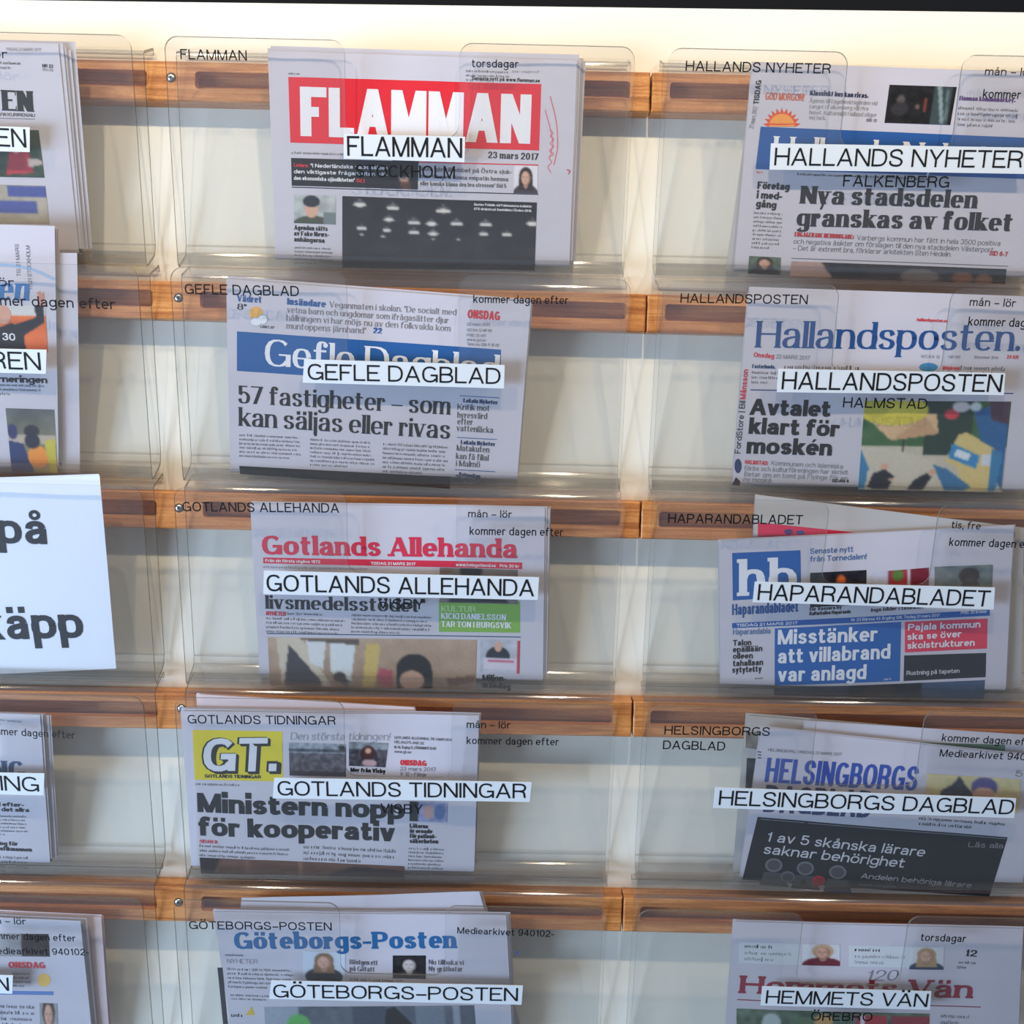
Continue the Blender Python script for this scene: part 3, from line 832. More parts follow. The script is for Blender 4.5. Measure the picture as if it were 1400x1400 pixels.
def pocket(k, x0, label, group, w=POCKET_W):
    jx, jy, sl = ROWS[k]
    e = empty('acrylic_pocket', P3(x0 + w/2, jy - 0.165, 0.03), label, 'holder', group)
    def W(x, y, z): return P3(x, jy + y + sl * (x - jx) * .9, z)
    def zf(y): return ZF + SF * (y + 0.157) - PT / 2
    ycut = -0.037; ytop = 0.0475
    # centre line of the bent sheet in (z, y): hook behind, over the rail, down the back, across, up to the cut-out
    prof = bend([(0.0035, 0.0500), (0.0040, 0.0560), (0.0330, 0.0440), (0.0326, 0.036), (0.0048, -0.1390), (0.0065, -0.1490), (zf(-0.1600) - .0015, -0.1655), (zf(-0.150), -0.150), (zf(ycut - .014), ycut - .014)],
                [0.002, 0.004, 0.004, 0.006, 0.005, 0.0055, 0.01])
    prof = np.array(prof)
    t = np.gradient(prof, axis=0); t /= np.hypot(t[:, 0], t[:, 1])[:, None]
    n = np.stack([-t[:, 1], t[:, 0]], 1)
    A = prof + n * PT / 2; B = prof - n * PT / 2
    verts = []; faces = []; mi = []; sm = []
    def strip(P, Q, mat, smooth):
        b = len(verts)
        for p, q in zip(P, Q): verts.extend([p, q])
        for i in range(len(P) - 1):
            faces.append((b + 2*i, b + 2*i + 1, b + 2*i + 3, b + 2*i + 2)); mi.append(mat); sm.append(smooth)
    xa, xb = x0, x0 + w
    L = lambda C, x: [W(x, c[1], c[0]) for c in C]
    strip(L(A, xa), L(A, xb), 0, True); strip(L(B, xb), L(B, xa), 0, True)
    turn = [abs(t[i][0] * t[i+1][1] - t[i][1] * t[i+1][0]) > 0.05 for i in range(len(t) - 1)]
    for s_ in range(2):
        for i, tb in enumerate(turn):
            if tb or max(prof[i][1], prof[i+1][1]) < -0.142: mi[s_ * len(turn) + i] = 2
    strip(L(B, xa), L(A, xa), 1, False); strip(L(A, xb), L(B, xb), 1, False)
    faces.append((len(verts), len(verts)+1, len(verts)+2, len(verts)+3)); verts.extend([W(xa, A[0][1], A[0][0]), W(xb, A[0][1], A[0][0]), W(xb, B[0][1], B[0][0]), W(xa, B[0][1], B[0][0])]); mi.append(1); sm.append(False)
    mesh = mesh_obj('bent_back_sheet', verts, faces, [ACRYLIC, RIM, BENT], e, mi=mi)
    mesh.data.polygons.foreach_set('use_smooth', sm)
    # front sheet: two raised tabs either side of a U-shaped cut-out
    yb = ycut - .014
    def arc(cx, cy, r, a0, a1, m=7): return [(cx + r*math.cos(math.radians(a0+(a1-a0)*i/m)), cy + r*math.sin(math.radians(a0+(a1-a0)*i/m))) for i in range(m+1)]
    i0, i1 = xa + .172, xa + .282; rr = .0125
    pts = [(xb, yb)] + arc(xb - rr, ytop - rr, rr, 0, 90) + arc(i1 + rr, ytop - rr, rr, 90, 180) + arc(i1 - rr, ycut + rr, rr, 0, -90) + arc(i0 + rr, ycut + rr, rr, 270, 180) + arc(i0 - rr, ytop - rr, rr, 0, 90) + arc(xa + rr, ytop - rr, rr, 90, 180) + [(xa, yb)]
    tess = tessellate_polygon([[Vector((x, y, 0)) for x, y in pts]])
    zo = lambda y: zf(y) + PT/2; zi = lambda y: zf(y) - PT/2
    verts = [W(x, y, zo(y)) for x, y in pts] + [W(x, y, zi(y)) for x, y in pts]; N = len(pts)
    faces = [tuple(f_) for f_ in tess] + [tuple(N + i for i in reversed(f_)) for f_ in tess]; mi = [0] * len(faces)
    b = len(verts); verts += [v.copy() for v in verts[:2*N]]
    for i in range(N - 1): faces.append((b + i, b + i + 1, b + N + i + 1, b + N + i)); mi.append(1)
    mesh_obj('front_sheet', verts, faces, [ACRYLIC, RIM], e, mi=mi)
    return e
def lettering(e, k, items):
    pr = Print(front_plane(k), e, 0.0)
    for i, (txt, p0, p1, h) in enumerate(items):
        pr.text('black_lettering', txt, p0, p1, h, 'mark', (14, 14, 16), 0.0003)
    pr.done()
def name_label(e, k, c, said, txt, p0, p1, h):
    pl = front_plane(k)
    q = [pl.un(*p) for p in c]
    T = 0.0007
    verts = [pl.at(a, b, T) for a, b in q] + [pl.at(a, b, 0.0001) for a, b in q]
    faces = [(3, 2, 1, 0), (4, 5, 6, 7), (0, 1, 5, 4), (1, 2, 6, 5), (2, 3, 7, 6), (3, 0, 4, 7)]
    o = mesh_obj('name_label', verts, faces, [LABEL], e)
    o['label'] = 'white label strip reading %s' % said
    pr = Print(pl, o, T)
    pr.text('label_lettering', txt, p0, p1, h, 'label', (20, 20, 22), 0.00025)
    pr.done()
BLACK = (32, 31, 34); GREY = (92, 90, 94); LGREY = (140, 138, 142); WHITE = (222, 220, 222); RED = (206, 44, 58); BLUE = (44, 88, 146)
# ------------------------------------------------------------------ pockets and their lettering
COLX = [-0.954, -0.472, 0.0105]
GP = 'clear acrylic newspaper pockets hooked over the wooden rails'
def px0(k, c): return ROWS[k][0] + COLX[c]
# row 0
e = pocket(0, px0(0, 0), 'clear pocket with white label ending EN, top left corner', GP)
lettering(e, 0, [('lör', (-14, 79), (11, 80), 12)])
name_label(e, 0, [(-150, 168), (41, 174), (41, 208), (-150, 203)], 'EN', 'EN', (-3, 200), (37, 202), 25)
e = pocket(0, px0(0, 1), 'clear pocket labelled FLAMMAN, holding the red-headed paper', GP)
lettering(e, 0, [('FLAMMAN', (247, 81), (338, 83), 14), ('torsdagar', (645, 92), (709, 93), 11), ('STOCKHOLM', (486, 242), (622, 244), 17)])
name_label(e, 0, [(470, 183), (636, 187), (635, 222), (470, 217)], 'FLAMMAN', 'FLAMMAN', (475, 213), (632, 216), 27)
e = pocket(0, px0(0, 2), 'clear pocket labelled HALLANDS NYHETER, top right', GP)
lettering(e, 0, [('HALLANDS NYHETER', (937, 97), (1135, 101), 14), ('mån – lör', (1346, 103), (1412, 104), 11), ('kommer dagen efter', (1343, 134), (1478, 138), 12), ('FALKENBERG', (1152, 255), (1297, 257), 16)])
name_label(e, 0, [(1054, 196), (1411, 202), (1411, 238), (1052, 232)], 'HALLANDS NYHETER', 'HALLANDS NYHETER', (1058, 226), (1396, 230), 24)
# row 1
e = pocket(1, px0(1, 0), 'clear pocket with white label ending REN over a handball picture', GP)
lettering(e, 1, [('lör', (-6, 391), (20, 392), 12), ('kommer dagen efter', (-40, 416), (158, 423), 14)])
name_label(e, 1, [(-150, 473), (64, 478), (63, 511), (-150, 506)], 'REN', 'REN', (-12, 504), (57, 506), 24)
e = pocket(1, px0(1, 1), 'clear pocket labelled GEFLE DAGBLAD in the middle column', GP)
lettering(e, 1, [('GEFLE DAGBLAD', (253, 402), (409, 405), 14), ('kommer dagen efter', (647, 414), (777, 416), 11)])
name_label(e, 1, [(416, 491), (690, 499), (689, 531), (414, 523)], 'GEFLE DAGBLAD', 'GEFLE DAGBLAD', (421, 519), (684, 525), 22)
e = pocket(1, px0(1, 2), 'clear pocket labelled HALLANDSPOSTEN in the right column', GP)
lettering(e, 1, [('HALLANDSPOSTEN', (930, 414), (1104, 416), 13), ('mån – lör', (1325, 418), (1388, 420), 11), ('kommer dagen efter', (1323, 445), (1455, 449), 12), ('HALMSTAD', (1152, 557), (1267, 559), 14)])
name_label(e, 1, [(1064, 504), (1374, 510), (1372, 540), (1062, 536)], 'HALLANDSPOSTEN', 'HALLANDSPOSTEN', (1068, 532), (1368, 536), 24)
# row 2
e = pocket(2, px0(2, 0), 'clear pocket holding the large white sign', GP)
e = pocket(2, px0(2, 1), 'clear pocket labelled GOTLANDS ALLEHANDA', GP)
lettering(e, 2, [('GOTLANDS ALLEHANDA', (250, 699), (464, 701), 13), ('mån – lör', (640, 707), (700, 708), 10), ('kommer dagen efter', (642, 731), (770, 733), 11), ('VISBY', (517, 832), (580, 833), 14)])
name_label(e, 2, [(361, 780), (737, 789), (735, 820), (360, 812)], 'GOTLANDS ALLEHANDA', 'GOTLANDS ALLEHANDA', (365, 808), (730, 815), 23)
e = pocket(2, px0(2, 2), 'clear pocket labelled HAPARANDABLADET', GP)
lettering(e, 2, [('HAPARANDABLADET', (913, 715), (1097, 717), 13), ('tis, fre', (1300, 722), (1340, 724), 10), ('kommer dagen efter', (1297, 746), (1425, 750), 11)])
name_label(e, 2, [(1032, 795), (1360, 803), (1358, 833), (1029, 823)], 'HAPARANDABLADET', 'HAPARANDABLADET', (1035, 820), (1351, 829), 22)
# row 3
e = pocket(3, px0(3, 0), 'clear pocket with white label ending ING, below the sign', GP)
lettering(e, 3, [('kommer dagen efter', (-24, 1003), (103, 1010), 10)])
name_label(e, 3, [(-150, 1053), (61, 1057), (60, 1087), (-150, 1082)], 'ING', 'ING', (2, 1080), (54, 1082), 20)
e = pocket(3, px0(3, 1), 'clear pocket labelled GOTLANDS TIDNINGAR', GP)
lettering(e, 3, [('GOTLANDS TIDNINGAR', (257, 989), (459, 991), 12), ('mån – lör', (638, 995), (698, 996), 10), ('kommer dagen efter', (638, 1017), (764, 1019), 10), ('VISBY', (520, 1111), (578, 1113), 13)])
name_label(e, 3, [(375, 1063), (727, 1069), (724, 1096), (373, 1091)], 'GOTLANDS TIDNINGAR', 'GOTLANDS TIDNINGAR', (380, 1087), (719, 1091), 20)
e = pocket(3, px0(3, 2), 'clear pocket labelled HELSINGBORGS DAGBLAD', GP)
lettering(e, 3, [('HELSINGBORGS', (908, 1004), (1052, 1006), 12), ('DAGBLAD', (906, 1024), (991, 1026), 12), ('kommer dagen efter', (1287, 1013), (1420, 1020), 10), ('Mediearkivet 940102-', (1284, 1034), (1430, 1041), 10)])
name_label(e, 3, [(978, 1076), (1389, 1091), (1386, 1118), (975, 1104)], 'HELSINGBORGS DAGBLAD', 'HELSINGBORGS DAGBLAD', (982, 1100), (1384, 1113), 20)
# row 4
e = pocket(4, px0(4, 0), 'clear pocket in the bottom left corner, label ending N', GP)
lettering(e, 4, [('mån – lör', (-25, 1262), (36, 1264), 9), ('kommer dagen efter', (-20, 1283), (104, 1287), 9), ('Mediearkivet 940102-', (-14, 1304), (122, 1306), 9)])
name_label(e, 4, [(-150, 1329), (18, 1333), (17, 1358), (-150, 1354)], 'N', 'N', (-3, 1353), (13, 1354), 18)
e = pocket(4, px0(4, 1), 'clear pocket labelled GÖTEBORGS-POSTEN at the bottom', GP)
lettering(e, 4, [('GÖTEBORGS–POSTEN', (259, 1270), (454, 1272), 11), ('Mediearkivet 940102-', (625, 1276), (757, 1281), 9)])
name_label(e, 4, [(371, 1340), (715, 1347), (713, 1373), (368, 1365)], 'GÖTEBORGS-POSTEN', 'GÖTEBORGS–POSTEN', (374, 1363), (708, 1368), 18)
e = pocket(4, px0(4, 2), 'clear pocket labelled HEMMETS VÄN, bottom right', GP)
lettering(e, 4, [('torsdagar', (1258, 1286), (1320, 1288), 10), ('ÖREBRO', (1108, 1395), (1192, 1396), 12)])
name_label(e, 4, [(1042, 1348), (1273, 1355), (1271, 1380), (1040, 1374)], 'HEMMETS VÄN', 'HEMMETS VÄN', (1046, 1371), (1267, 1376), 18)

# ------------------------------------------------------------------ the papers, row by row
def lines(p, name, rows, h, style, col):
    for i, (t, a, b) in enumerate(rows): p.text(name, t, a, b, h, style, col)
SKIN = (205, 160, 135); HAIR = (50, 36, 30)
def bust(cx, cy, r, skin, hair, coat, longhair=False):
    o = [('e', cx, cy + r*2.6, r*2.2, r*1.6, coat), ('e', cx, cy - r*.15, r*1.15, r*1.35, hair)]
    if longhair: o.append(('p', [(cx-r*1.1, cy), (cx-r*1.3, cy+r*2), (cx+r*1.3, cy+r*2), (cx+r*1.1, cy)], hair))
    dk = tuple(int(c * .78) for c in skin); sh = tuple(int(c * .62) for c in skin)
    o += [('e', cx, cy + r*1.15, r*.4, r*.6, dk), ('e', cx, cy + r*.15, r*.82, r*1.05, dk), ('e', cx - r*.12, cy + r*.1, r*.62, r*.95, skin),
          ('e', cx - r*.34, cy, r*.17, r*.08, sh), ('e', cx + r*.26, cy, r*.17, r*.08, sh), ('e', cx - r*.02, cy + r*.3, r*.09, r*.14, dk), ('e', cx - r*.04, cy + r*.62, r*.2, r*.06, (165,95,90))]
    return o

# --- FLAMMAN
e, pl, p = newspaper(0, 'newspaper with white FLAMMAN masthead on a red box', [(366, 69), (789, 83), (778, 371), (377, 362)], 3, inner=6, spread=(0.0075, 0.006))
p.quad('masthead', [(394, 105), (740, 115), (737, 206), (397, 195)], (214, 40, 52))
p.text('masthead', 'FLAMMAN', (411, 186), (725, 197), 67, 'gothic', WHITE)
p.body('body_text', (394, 98), (424, 99), (394, 103), 1, GREY, 1)
p.body('body_text', (398, 206), (532, 210), (398, 212), 1, GREY, 2)
p.text('date_line', '23 mars 2017', (667, 216), (736, 219), 9, 'slab', BLACK)
p.body('address_print', (637, 94), (700, 96), (637, 112), 3, GREY, 3); p.body('address_print', (700, 94), (765, 96), (700, 101), 1, LGREY, 4)
p.text('body_text', 'Senaste nytt på www.flamman.se', (645, 109), (738, 113), 5, 'bold', BLACK)
p.line('rule', (560, 221), (736, 226), 1.6, RED); p.line('rule', (399, 256), (736, 266), 1.3, BLACK)
p.quad('black_banner', [(398, 216), (536, 220), (537, 258), (399, 254)], (30, 28, 30))
p.text('banner_text', 'Ledare:', (402, 228), (422, 229), 5, 'bold', RED)
lines(p, 'banner_text', [('"I Nederländska valet såldes', (425, 229), (530, 232)), ('den viktigaste frågan, utan väl-', (402, 237), (530, 241)), ('den ekonomiska ojämlikheten"', (402, 246), (485, 249))], 5.2, 'bold', WHITE)
p.text('banner_text', 'Sid 2', (487, 249), (499, 250), 5, 'bold', RED)
p.pic('photo', [(536, 219), (572, 220), (571, 259), (537, 258)], [('n', 12, 6), ('e', .45, .5, .22, .3, SKIN), ('e', .42, .3, .3, .3, (40,28,24)), ('r', .3, .75, .7, 1, (90,50,40))], (28, 26, 28), 5)
lines(p, 'lead_text', [('åker går till jobbet på Östra sjuk-', (574, 233), (700, 238)), ('huset kopen lämna empatin hemma', (574, 243), (695, 248)), ('eller kanske känna den bra stressen" Sid 5', (574, 253), (692, 257))], 5.5, 'slab', GREY)
p.pic('portrait', [(703, 226), (735, 227), (735, 265), (702, 264)], bust(.5, .42, .24, SKIN, (40,26,24), (60,50,60), True), (215, 210, 214), 6, cell=1.2)
p.pic('portrait', [(402, 266), (459, 268), (459, 307), (402, 305)], [('n', 20, 5), ('e', .45, 1.1, .5, .38, (70,74,60)), ('e', .42, .5, .16, .30, SKIN), ('e', .42, .22, .2, .2, (38,40,48)), ('r', .24, .26, .6, .34, (38,40,48)), ('r', .7, .6, 1, 1, (110,120,118))], (168, 172, 168), 7, cell=1.3)
lines(p, 'headline', [('Agendan sätts', (402, 314), (448, 316)), ('av Fake News-', (402, 322), (450, 324)), ('anhängarna', (402, 330), (444, 332))], 6.2, 'slabx', BLACK)
p.body('body_text', (403, 336), (458, 338), (403, 362), 5, GREY, 8)
L = [('g', (26,26,28), (52,50,54)), ('n', 7, 6)]
for x, y, r in ((.09,.10,.035),(.26,.13,.034),(.52,.15,.04),(.24,.30,.03),(.37,.33,.034),(.46,.34,.032),(.59,.33,.034),(.74,.33,.034),(.98,.30,.034),(.10,.43,.028),(.23,.45,.024),(.37,.47,.03),(.47,.48,.03),(.73,.47,.026),(.85,.47,.028),(.1,.52,.012),(.21,.54,.013),(.6,.57,.013),(.47,.57,.01)):
    L += [('e', x, y - r*1.7, r*.2, r*.4, (120,116,116)), ('e', x, y - r*.4, r*.8, r*.9, (90,88,92)), ('e', x, y + r*.4, r, r*.75, (214,208,200))]
p.pic('photo', [(468, 268), (734, 277), (731, 370), (468, 366)], L, (30,30,32), 8)
lines(p, 'caption', [('Gustav Fridolin vid Folkteaterns kollektiv', (648, 281), (727, 284)), ('STS skriptet på Samhällets i Örebro 2016.', (648, 287), (727, 290))], 3.2, 'bold', WHITE)
p.stroke('red_pen_marks', [(752, 132), (760, 165), (762, 200), (757, 226)], 1.1, (220, 90, 100)); p.stroke('red_pen_marks', [(745, 150), (755, 190), (752, 215)], 1.0, (220, 100, 110))
p.stroke('red_pen_marks', [(751, 178), (756, 182), (752, 186), (757, 191), (752, 196), (757, 201), (751, 206), (757, 211), (750, 215), (754, 222), (749, 228), (753, 236)], 1.0, (220, 100, 110))
p.stroke('red_pen_marks', [(775, 232), (779, 234), (777, 238)], 1.4, RED)
p.done()

# --- HALLANDS NYHETER
e, pl, p = newspaper(0, 'newspaper with orange sun and blue band, headline Nya stadsdelen', [(1029, 85), (1432, 100), (1418, 386), (1003, 376)], 5, inner=5, spread=(0.005, 0.003))
leaf('page', e, pl, [pl.un(1032, 96), pl.un(1060, 98), pl.un(1060, 372), (pl.un(992, 372)[0], pl.un(1010, 372)[1])], -0.0028, NEWS2, 4, n=(8, 12))
p.text('side_print', 'TISDAG', (1037, 143), (1041, 110), 8, 'bold', BLACK); p.text('side_print', '21 mars 2017', (1030, 176), (1036, 146), 7, 'light', LGREY)
p.text('teaser', 'GOD MORGON!', (1046, 136), (1099, 138), 10, 'sans', (196, 96, 70))
sun = [(1069 + (26 if i % 2 else 19) * math.cos(math.pi * i / 22), 173 - (26 if i % 2 else 19) * math.sin(math.pi * i / 22)) for i in range(23)]
p.poly('sun_emblem', sun, (214, 82, 48)); p.poly('sun_emblem', [(1069 + 17.5 * math.cos(math.pi * i / 14), 172.8 - 17.5 * math.sin(math.pi * i / 14)) for i in range(15)], (232, 150, 70), 0.00024)
p.poly('sun_emblem', [(1069 + 9 * math.cos(math.pi * i / 14), 172.8 - 9 * math.sin(math.pi * i / 14)) for i in range(15)], (238, 178, 92), 0.0003)
p.text('teaser', 'Klassiskt hus kan rivas.', (1107, 130), (1187, 134), 6.5, 'serifx', (40, 50, 82))
lines(p, 'teaser', [('Ägaren till Engelbrektsgården vid', (1106, 140), (1199, 144)), ('torget i Falkenberg vill riva', (1106, 148), (1187, 151)), ('huset. Kulturmiljö Halland säger', (1106, 156), (1198, 160)), ('nej tack.', (1106, 163), (1129, 164))], 5.5, 'serif', LGREY)
p.text('teaser', 'SID 13', (1184, 166), (1198, 167), 4, 'bold', GREY)
p.pic('photo', [(1216, 116), (1308, 119), (1299, 171), (1209, 168)], [('n', 10, 7), ('r', .68, 0, .95, 1, (58,70,72)), ('p', [(.72,0),(.78,0),(.9,1),(.84,1)], (130,146,146)), ('p', [(.86,.1),(.9,.1),(.93,.9),(.9,.9)], (96,112,112)), ('e', .2, .38, .06, .13, (86,78,74)), ('e', .2, .62, .13, .18, (48,46,50)), ('r', .55, .3, .6, .7, (120,60,48)), ('e', .46, .55, .03, .07, (110,90,80))], (26, 25, 28), 9)
p.text('teaser', 'Hannan kommunarkey.', (1311, 137), (1388, 140), 6, 'serifx', (82, 40, 110))
p.body('body_text', (1310, 144), (1396, 148), (1308, 174), 4, GREY, 9)
p.quad('masthead', [(1040, 173), (1440, 190), (1434, 246), (1033, 231)], (38, 84, 146))
p.text('masthead', 'Hallands Nyheter', (1055, 221), (1392, 236), 35, 'serifm', WHITE)
p.body('date_line', (1034, 232), (1048, 233), (1034, 238), 1, RED, 10); p.body('date_line', (1090, 235), (1395, 247), (1090, 241), 1, BLACK, 11)
lines(p, 'headline', [('Företag', (1035, 258), (1079, 260)), ('i med-', (1034, 271), (1069, 273)), ('gång', (1033, 283), (1061, 285))], 10, 'heavy', BLACK)
p.body('body_text', (1031, 288), (1073, 290), (1027, 341), 9, GREY, 12)
p.pic('portrait', [(1024, 350), (1068, 352), (1067, 376), (1022, 374)], [('n', 18, 5)] + bust(.5, .35, .22, SKIN, HAIR, (40,40,46), True), (86, 100, 84), 10, cell=1.3)
p.text('headline', 'Nya stadsdelen', (1093, 278), (1336, 285), 24, 'serifx', BLACK)
p.text('headline', 'granskas av folket', (1088, 309), (1382, 316), 24, 'serifx', BLACK)
p.text('lead_text', 'ENGAGERADE MEDBORGARE:', (1086, 323), (1167, 327), 6, 'serifx', (176, 40, 52))
lines(p, 'lead_text', [('Varbergs kommun har fått in hela 3500 positiva', (1171, 328), (1367, 336)), ('och negativa åsikter om förslagen till den nya stadsdelen Västerport.', (1085, 333), (1359, 345)), ('– Det är extremt bra, förklarar arkitekten Sten Hedelin.', (1084, 342), (1300, 351))], 6.8, 'light', GREY)
p.text('lead_text', 'SID 6-7', (1352, 349), (1377, 351), 6.5, 'bold', (176, 40, 52))
p.line('rule', (1082, 353), (1378, 364), 1, GREY)
p.pic('photo', [(1082, 357), (1376, 368), (1374, 388), (1080, 379)], [('n', 16, 4), ('p', [(0,0),(.14,0),(.2,1),(0,1)], (168,140,132)), ('p', [(.3,0),(.75,0),(.7,1),(.36,1)], (48,42,46)), ('e', .6, .7, .09, .5, (110,100,98)), ('e', .8, .7, .05, .4, (120,80,60)), ('e', .9, .8, .04, .4, (120,86,70))], (40, 38, 44), 11)
p.done()

# --- GEFLE DAGBLAD
e, pl, p = newspaper(1, 'newspaper with Gefle masthead, headline 57 fastigheter som kan säljas', [(309, 381), (726, 413), (707, 664), (315, 648)], 8, inner=4, spread=(0.003, 0.0025))
p.text('weather_box', 'Vädret', (324, 412), (357, 414), 9, 'serifb', BLUE); p.text('weather_box', '8°', (324, 423), (337, 424), 8, 'serifb', BLACK)
ell = lambda cx, cy, r, ry=None, m=14: [(cx + r * math.cos(2*math.pi*i/m), cy + (ry or r) * math.sin(2*math.pi*i/m)) for i in range(m)]
p.poly('weather_box', ell(350, 428, 9), (226, 168, 84), 0.00014); p.poly('weather_box', ell(350, 440, 8.5, 6), (176, 182, 190), 0.00018); p.poly('weather_box', ell(359, 437, 7, 7), (176, 182, 190), 0.00018)
p.poly('weather_box', ell(350, 440, 7.3, 5), (220, 220, 224), 0.00023); p.poly('weather_box', ell(359, 437, 5.8, 5.8), (220, 220, 224), 0.00023)
p.text('weather_box', 'LÄNET, 22°', (356, 448), (375, 449), 3, 'bold', BLACK)
p.text('teaser', 'Insändare', (392, 416), (445, 420), 9, 'serifx', BLUE)
lines(p, 'teaser', [('Veganmaten i skolan. "De socialt med', (450, 420), (624, 431)), ('vetna barn och ungdomar som ifrågasätter djur', (392, 427), (613, 442)), ('hållningen vi har möjs nu av den folkvalda kom', (391, 438), (616, 453)), ('muntoppens järnhand"', (391, 449), (500, 456))], 8, 'serif', (120, 118, 122))
p.text('teaser', '22', (510, 455), (522, 456), 7.5, 'serifx', BLUE)
p.text('date_line', 'ONSDAG', (639, 435), (683, 438), 12, 'bold', (196, 44, 60))
lines(p, 'date_line', [('22 mars 2017', (638, 445), (670, 446)), ('VECKA 12 NR 69', (638, 453), (672, 454)), ('PRIS 25 KR', (638, 460), (664, 461)), ('www.gd.se', (638, 466), (664, 467)), ('Tipsa oss: 026-15 95 00', (638, 472), (682, 474))], 4, 'light', GREY)
p.quad('masthead', [(324, 453), (685, 478), (684, 531), (324, 507)], (38, 88, 146))
p.text('masthead', 'Gefle Dagblad', (361, 500), (683, 523), 37, 'serifm', WHITE)
p.text('headline', '57 fastigheter – som', (325, 551), (616, 567), 24, 'serifm', BLACK)
p.text('headline', 'kan säljas eller rivas', (326, 582), (615, 600), 25, 'serifm', BLACK)
p.body('body_text', (327, 592), (413, 596), (327, 626), 6, GREY, 13, last=.8); p.body('body_text', (424, 598), (513, 603), (424, 638), 7, GREY, 14); p.body('body_text', (524, 604), (616, 609), (523, 647), 7, GREY, 15)
for y, t in ((541, 'Lokala Nyheter'), (598, 'Lokala Nyheter'), (642, 'Vetenskap')):
    p.line('side_column', (628 - (y-541)*.06, y), (683 - (y-541)*.06, y + 3), 1, BLUE)
    p.text('side_column', t, (633 - (y-541)*.06, y + 9), (680 - (y-541)*.06 - (18 if t[0] == 'V' else 0), y + 12), 5.5, 'serifx', (40, 60, 96))
lines(p, 'side_column', [('Kritik mot', (625, 560), (669, 562)), ('hyresvärd', (625, 571), (666, 573)), ('efter', (625, 580), (646, 581)), ('vattenläcka', (624, 589), (674, 592)), ('Matakuten', (624, 616), (669, 619)), ('kan få filial', (623, 627), (668, 630)), ('i Malmö', (623, 637), (656, 639)), ('Ökat motst', (622, 659), (664, 661))], 8, 'serif', (70, 68, 72))
p.pic('photo', [(327, 637), (616, 652), (615, 668), (328, 648)], [('n', 14, 2), ('p', [(.2,0),(1,0),(1,1),(.5,1)], (44,34,34))], (26, 28, 30), 12)
p.done()

# --- HALLANDSPOSTEN
e, pl, p = newspaper(1, 'newspaper with blue Hallandsposten masthead and Avtalet klart headline', [(1024, 392), (1430, 406), (1412, 680), (1001, 664)], 9, inner=4, spread=(0.004, 0.003))
p.text('masthead', 'Hallandsposten.', (1032, 475), (1394, 480), 36, 'serifm', (34, 74, 128))
p.text('date_line', 'Onsdag', (1030, 488), (1058, 490), 6.5, 'bold', RED); p.text('date_line', '22 MARS 2017', (1061, 490), (1107, 492), 5.5, 'light', GREY)
p.text('date_line', 'hallandsposten.se', (1253, 439), (1295, 441), 4.5, 'bold', RED)
lines(p, 'date_line', [('VECKA 12', (1258, 489), (1284, 490)), ('NR 69', (1296, 490), (1312, 490)), ('lösnummer 30 kr', (1332, 490), (1365, 491))], 4, 'light', GREY); p.text('date_line', '24 KR', (1376, 490), (1392, 491), 5, 'bold', RED)
p.text('teaser', 'Fastarlunda,', (1028, 503), (1060, 504), 5, 'serifx', (34, 60, 100)); p.body('body_text', (1028, 506), (1066, 507), (1027, 526), 3, GREY, 16)
p.body('body_text', (1072, 497), (1250, 500), (1072, 507), 1, GREY, 17); p.poly('teaser', ell(1269, 502, 13, 6), (70, 130, 170)); p.text('teaser', 'Midgården:', (1288, 505), (1312, 506), 5, 'bold', RED); p.body('body_text', (1314, 500), (1384, 502), (1290, 522), 3, GREY, 18)
p.line('rule', (1026, 533), (1386, 538), 1.4, (34, 60, 110))
lines(p, 'headline', [('Avtalet', (1024, 567), (1135, 570)), ('klart för', (1023, 593), (1147, 597)), ('moskén', (1020, 620), (1137, 623))], 22, 'heavy', BLACK)
p.text('lead_text', 'HALMSTAD:', (1018, 634), (1050, 636), 5.5, 'bold', RED)
lines(p, 'lead_text', [('Kommunen och islamiska', (1054, 636), (1152, 641)), ('förbs och kulturföreningen har skrivit', (1017, 643), (1159, 649)), ('Betar om en tomt på Flyinge för en', (1017, 651), (1158, 657)), ('ny moské.', (1016, 658), (1056, 660))], 6.5, 'sans', LGREY)
p.text('lead_text', 'SIDAN 4', (1137, 659), (1160, 660), 4.5, 'bold', BLACK)
p.text('side_print', 'FordStore | Bil', (1012, 620), (1019, 548), 8, 'sans', BLACK); p.text('side_print', 'Månsson', (1019, 546), (1023, 505), 8, 'bold', (196, 60, 70))
p.poly('side_print', ell(1009, 637, 5, 10), (50, 62, 96)); p.poly('side_print', [(1006, 652), (1012, 658), (1011, 664), (1001, 663)], (60, 40, 44))
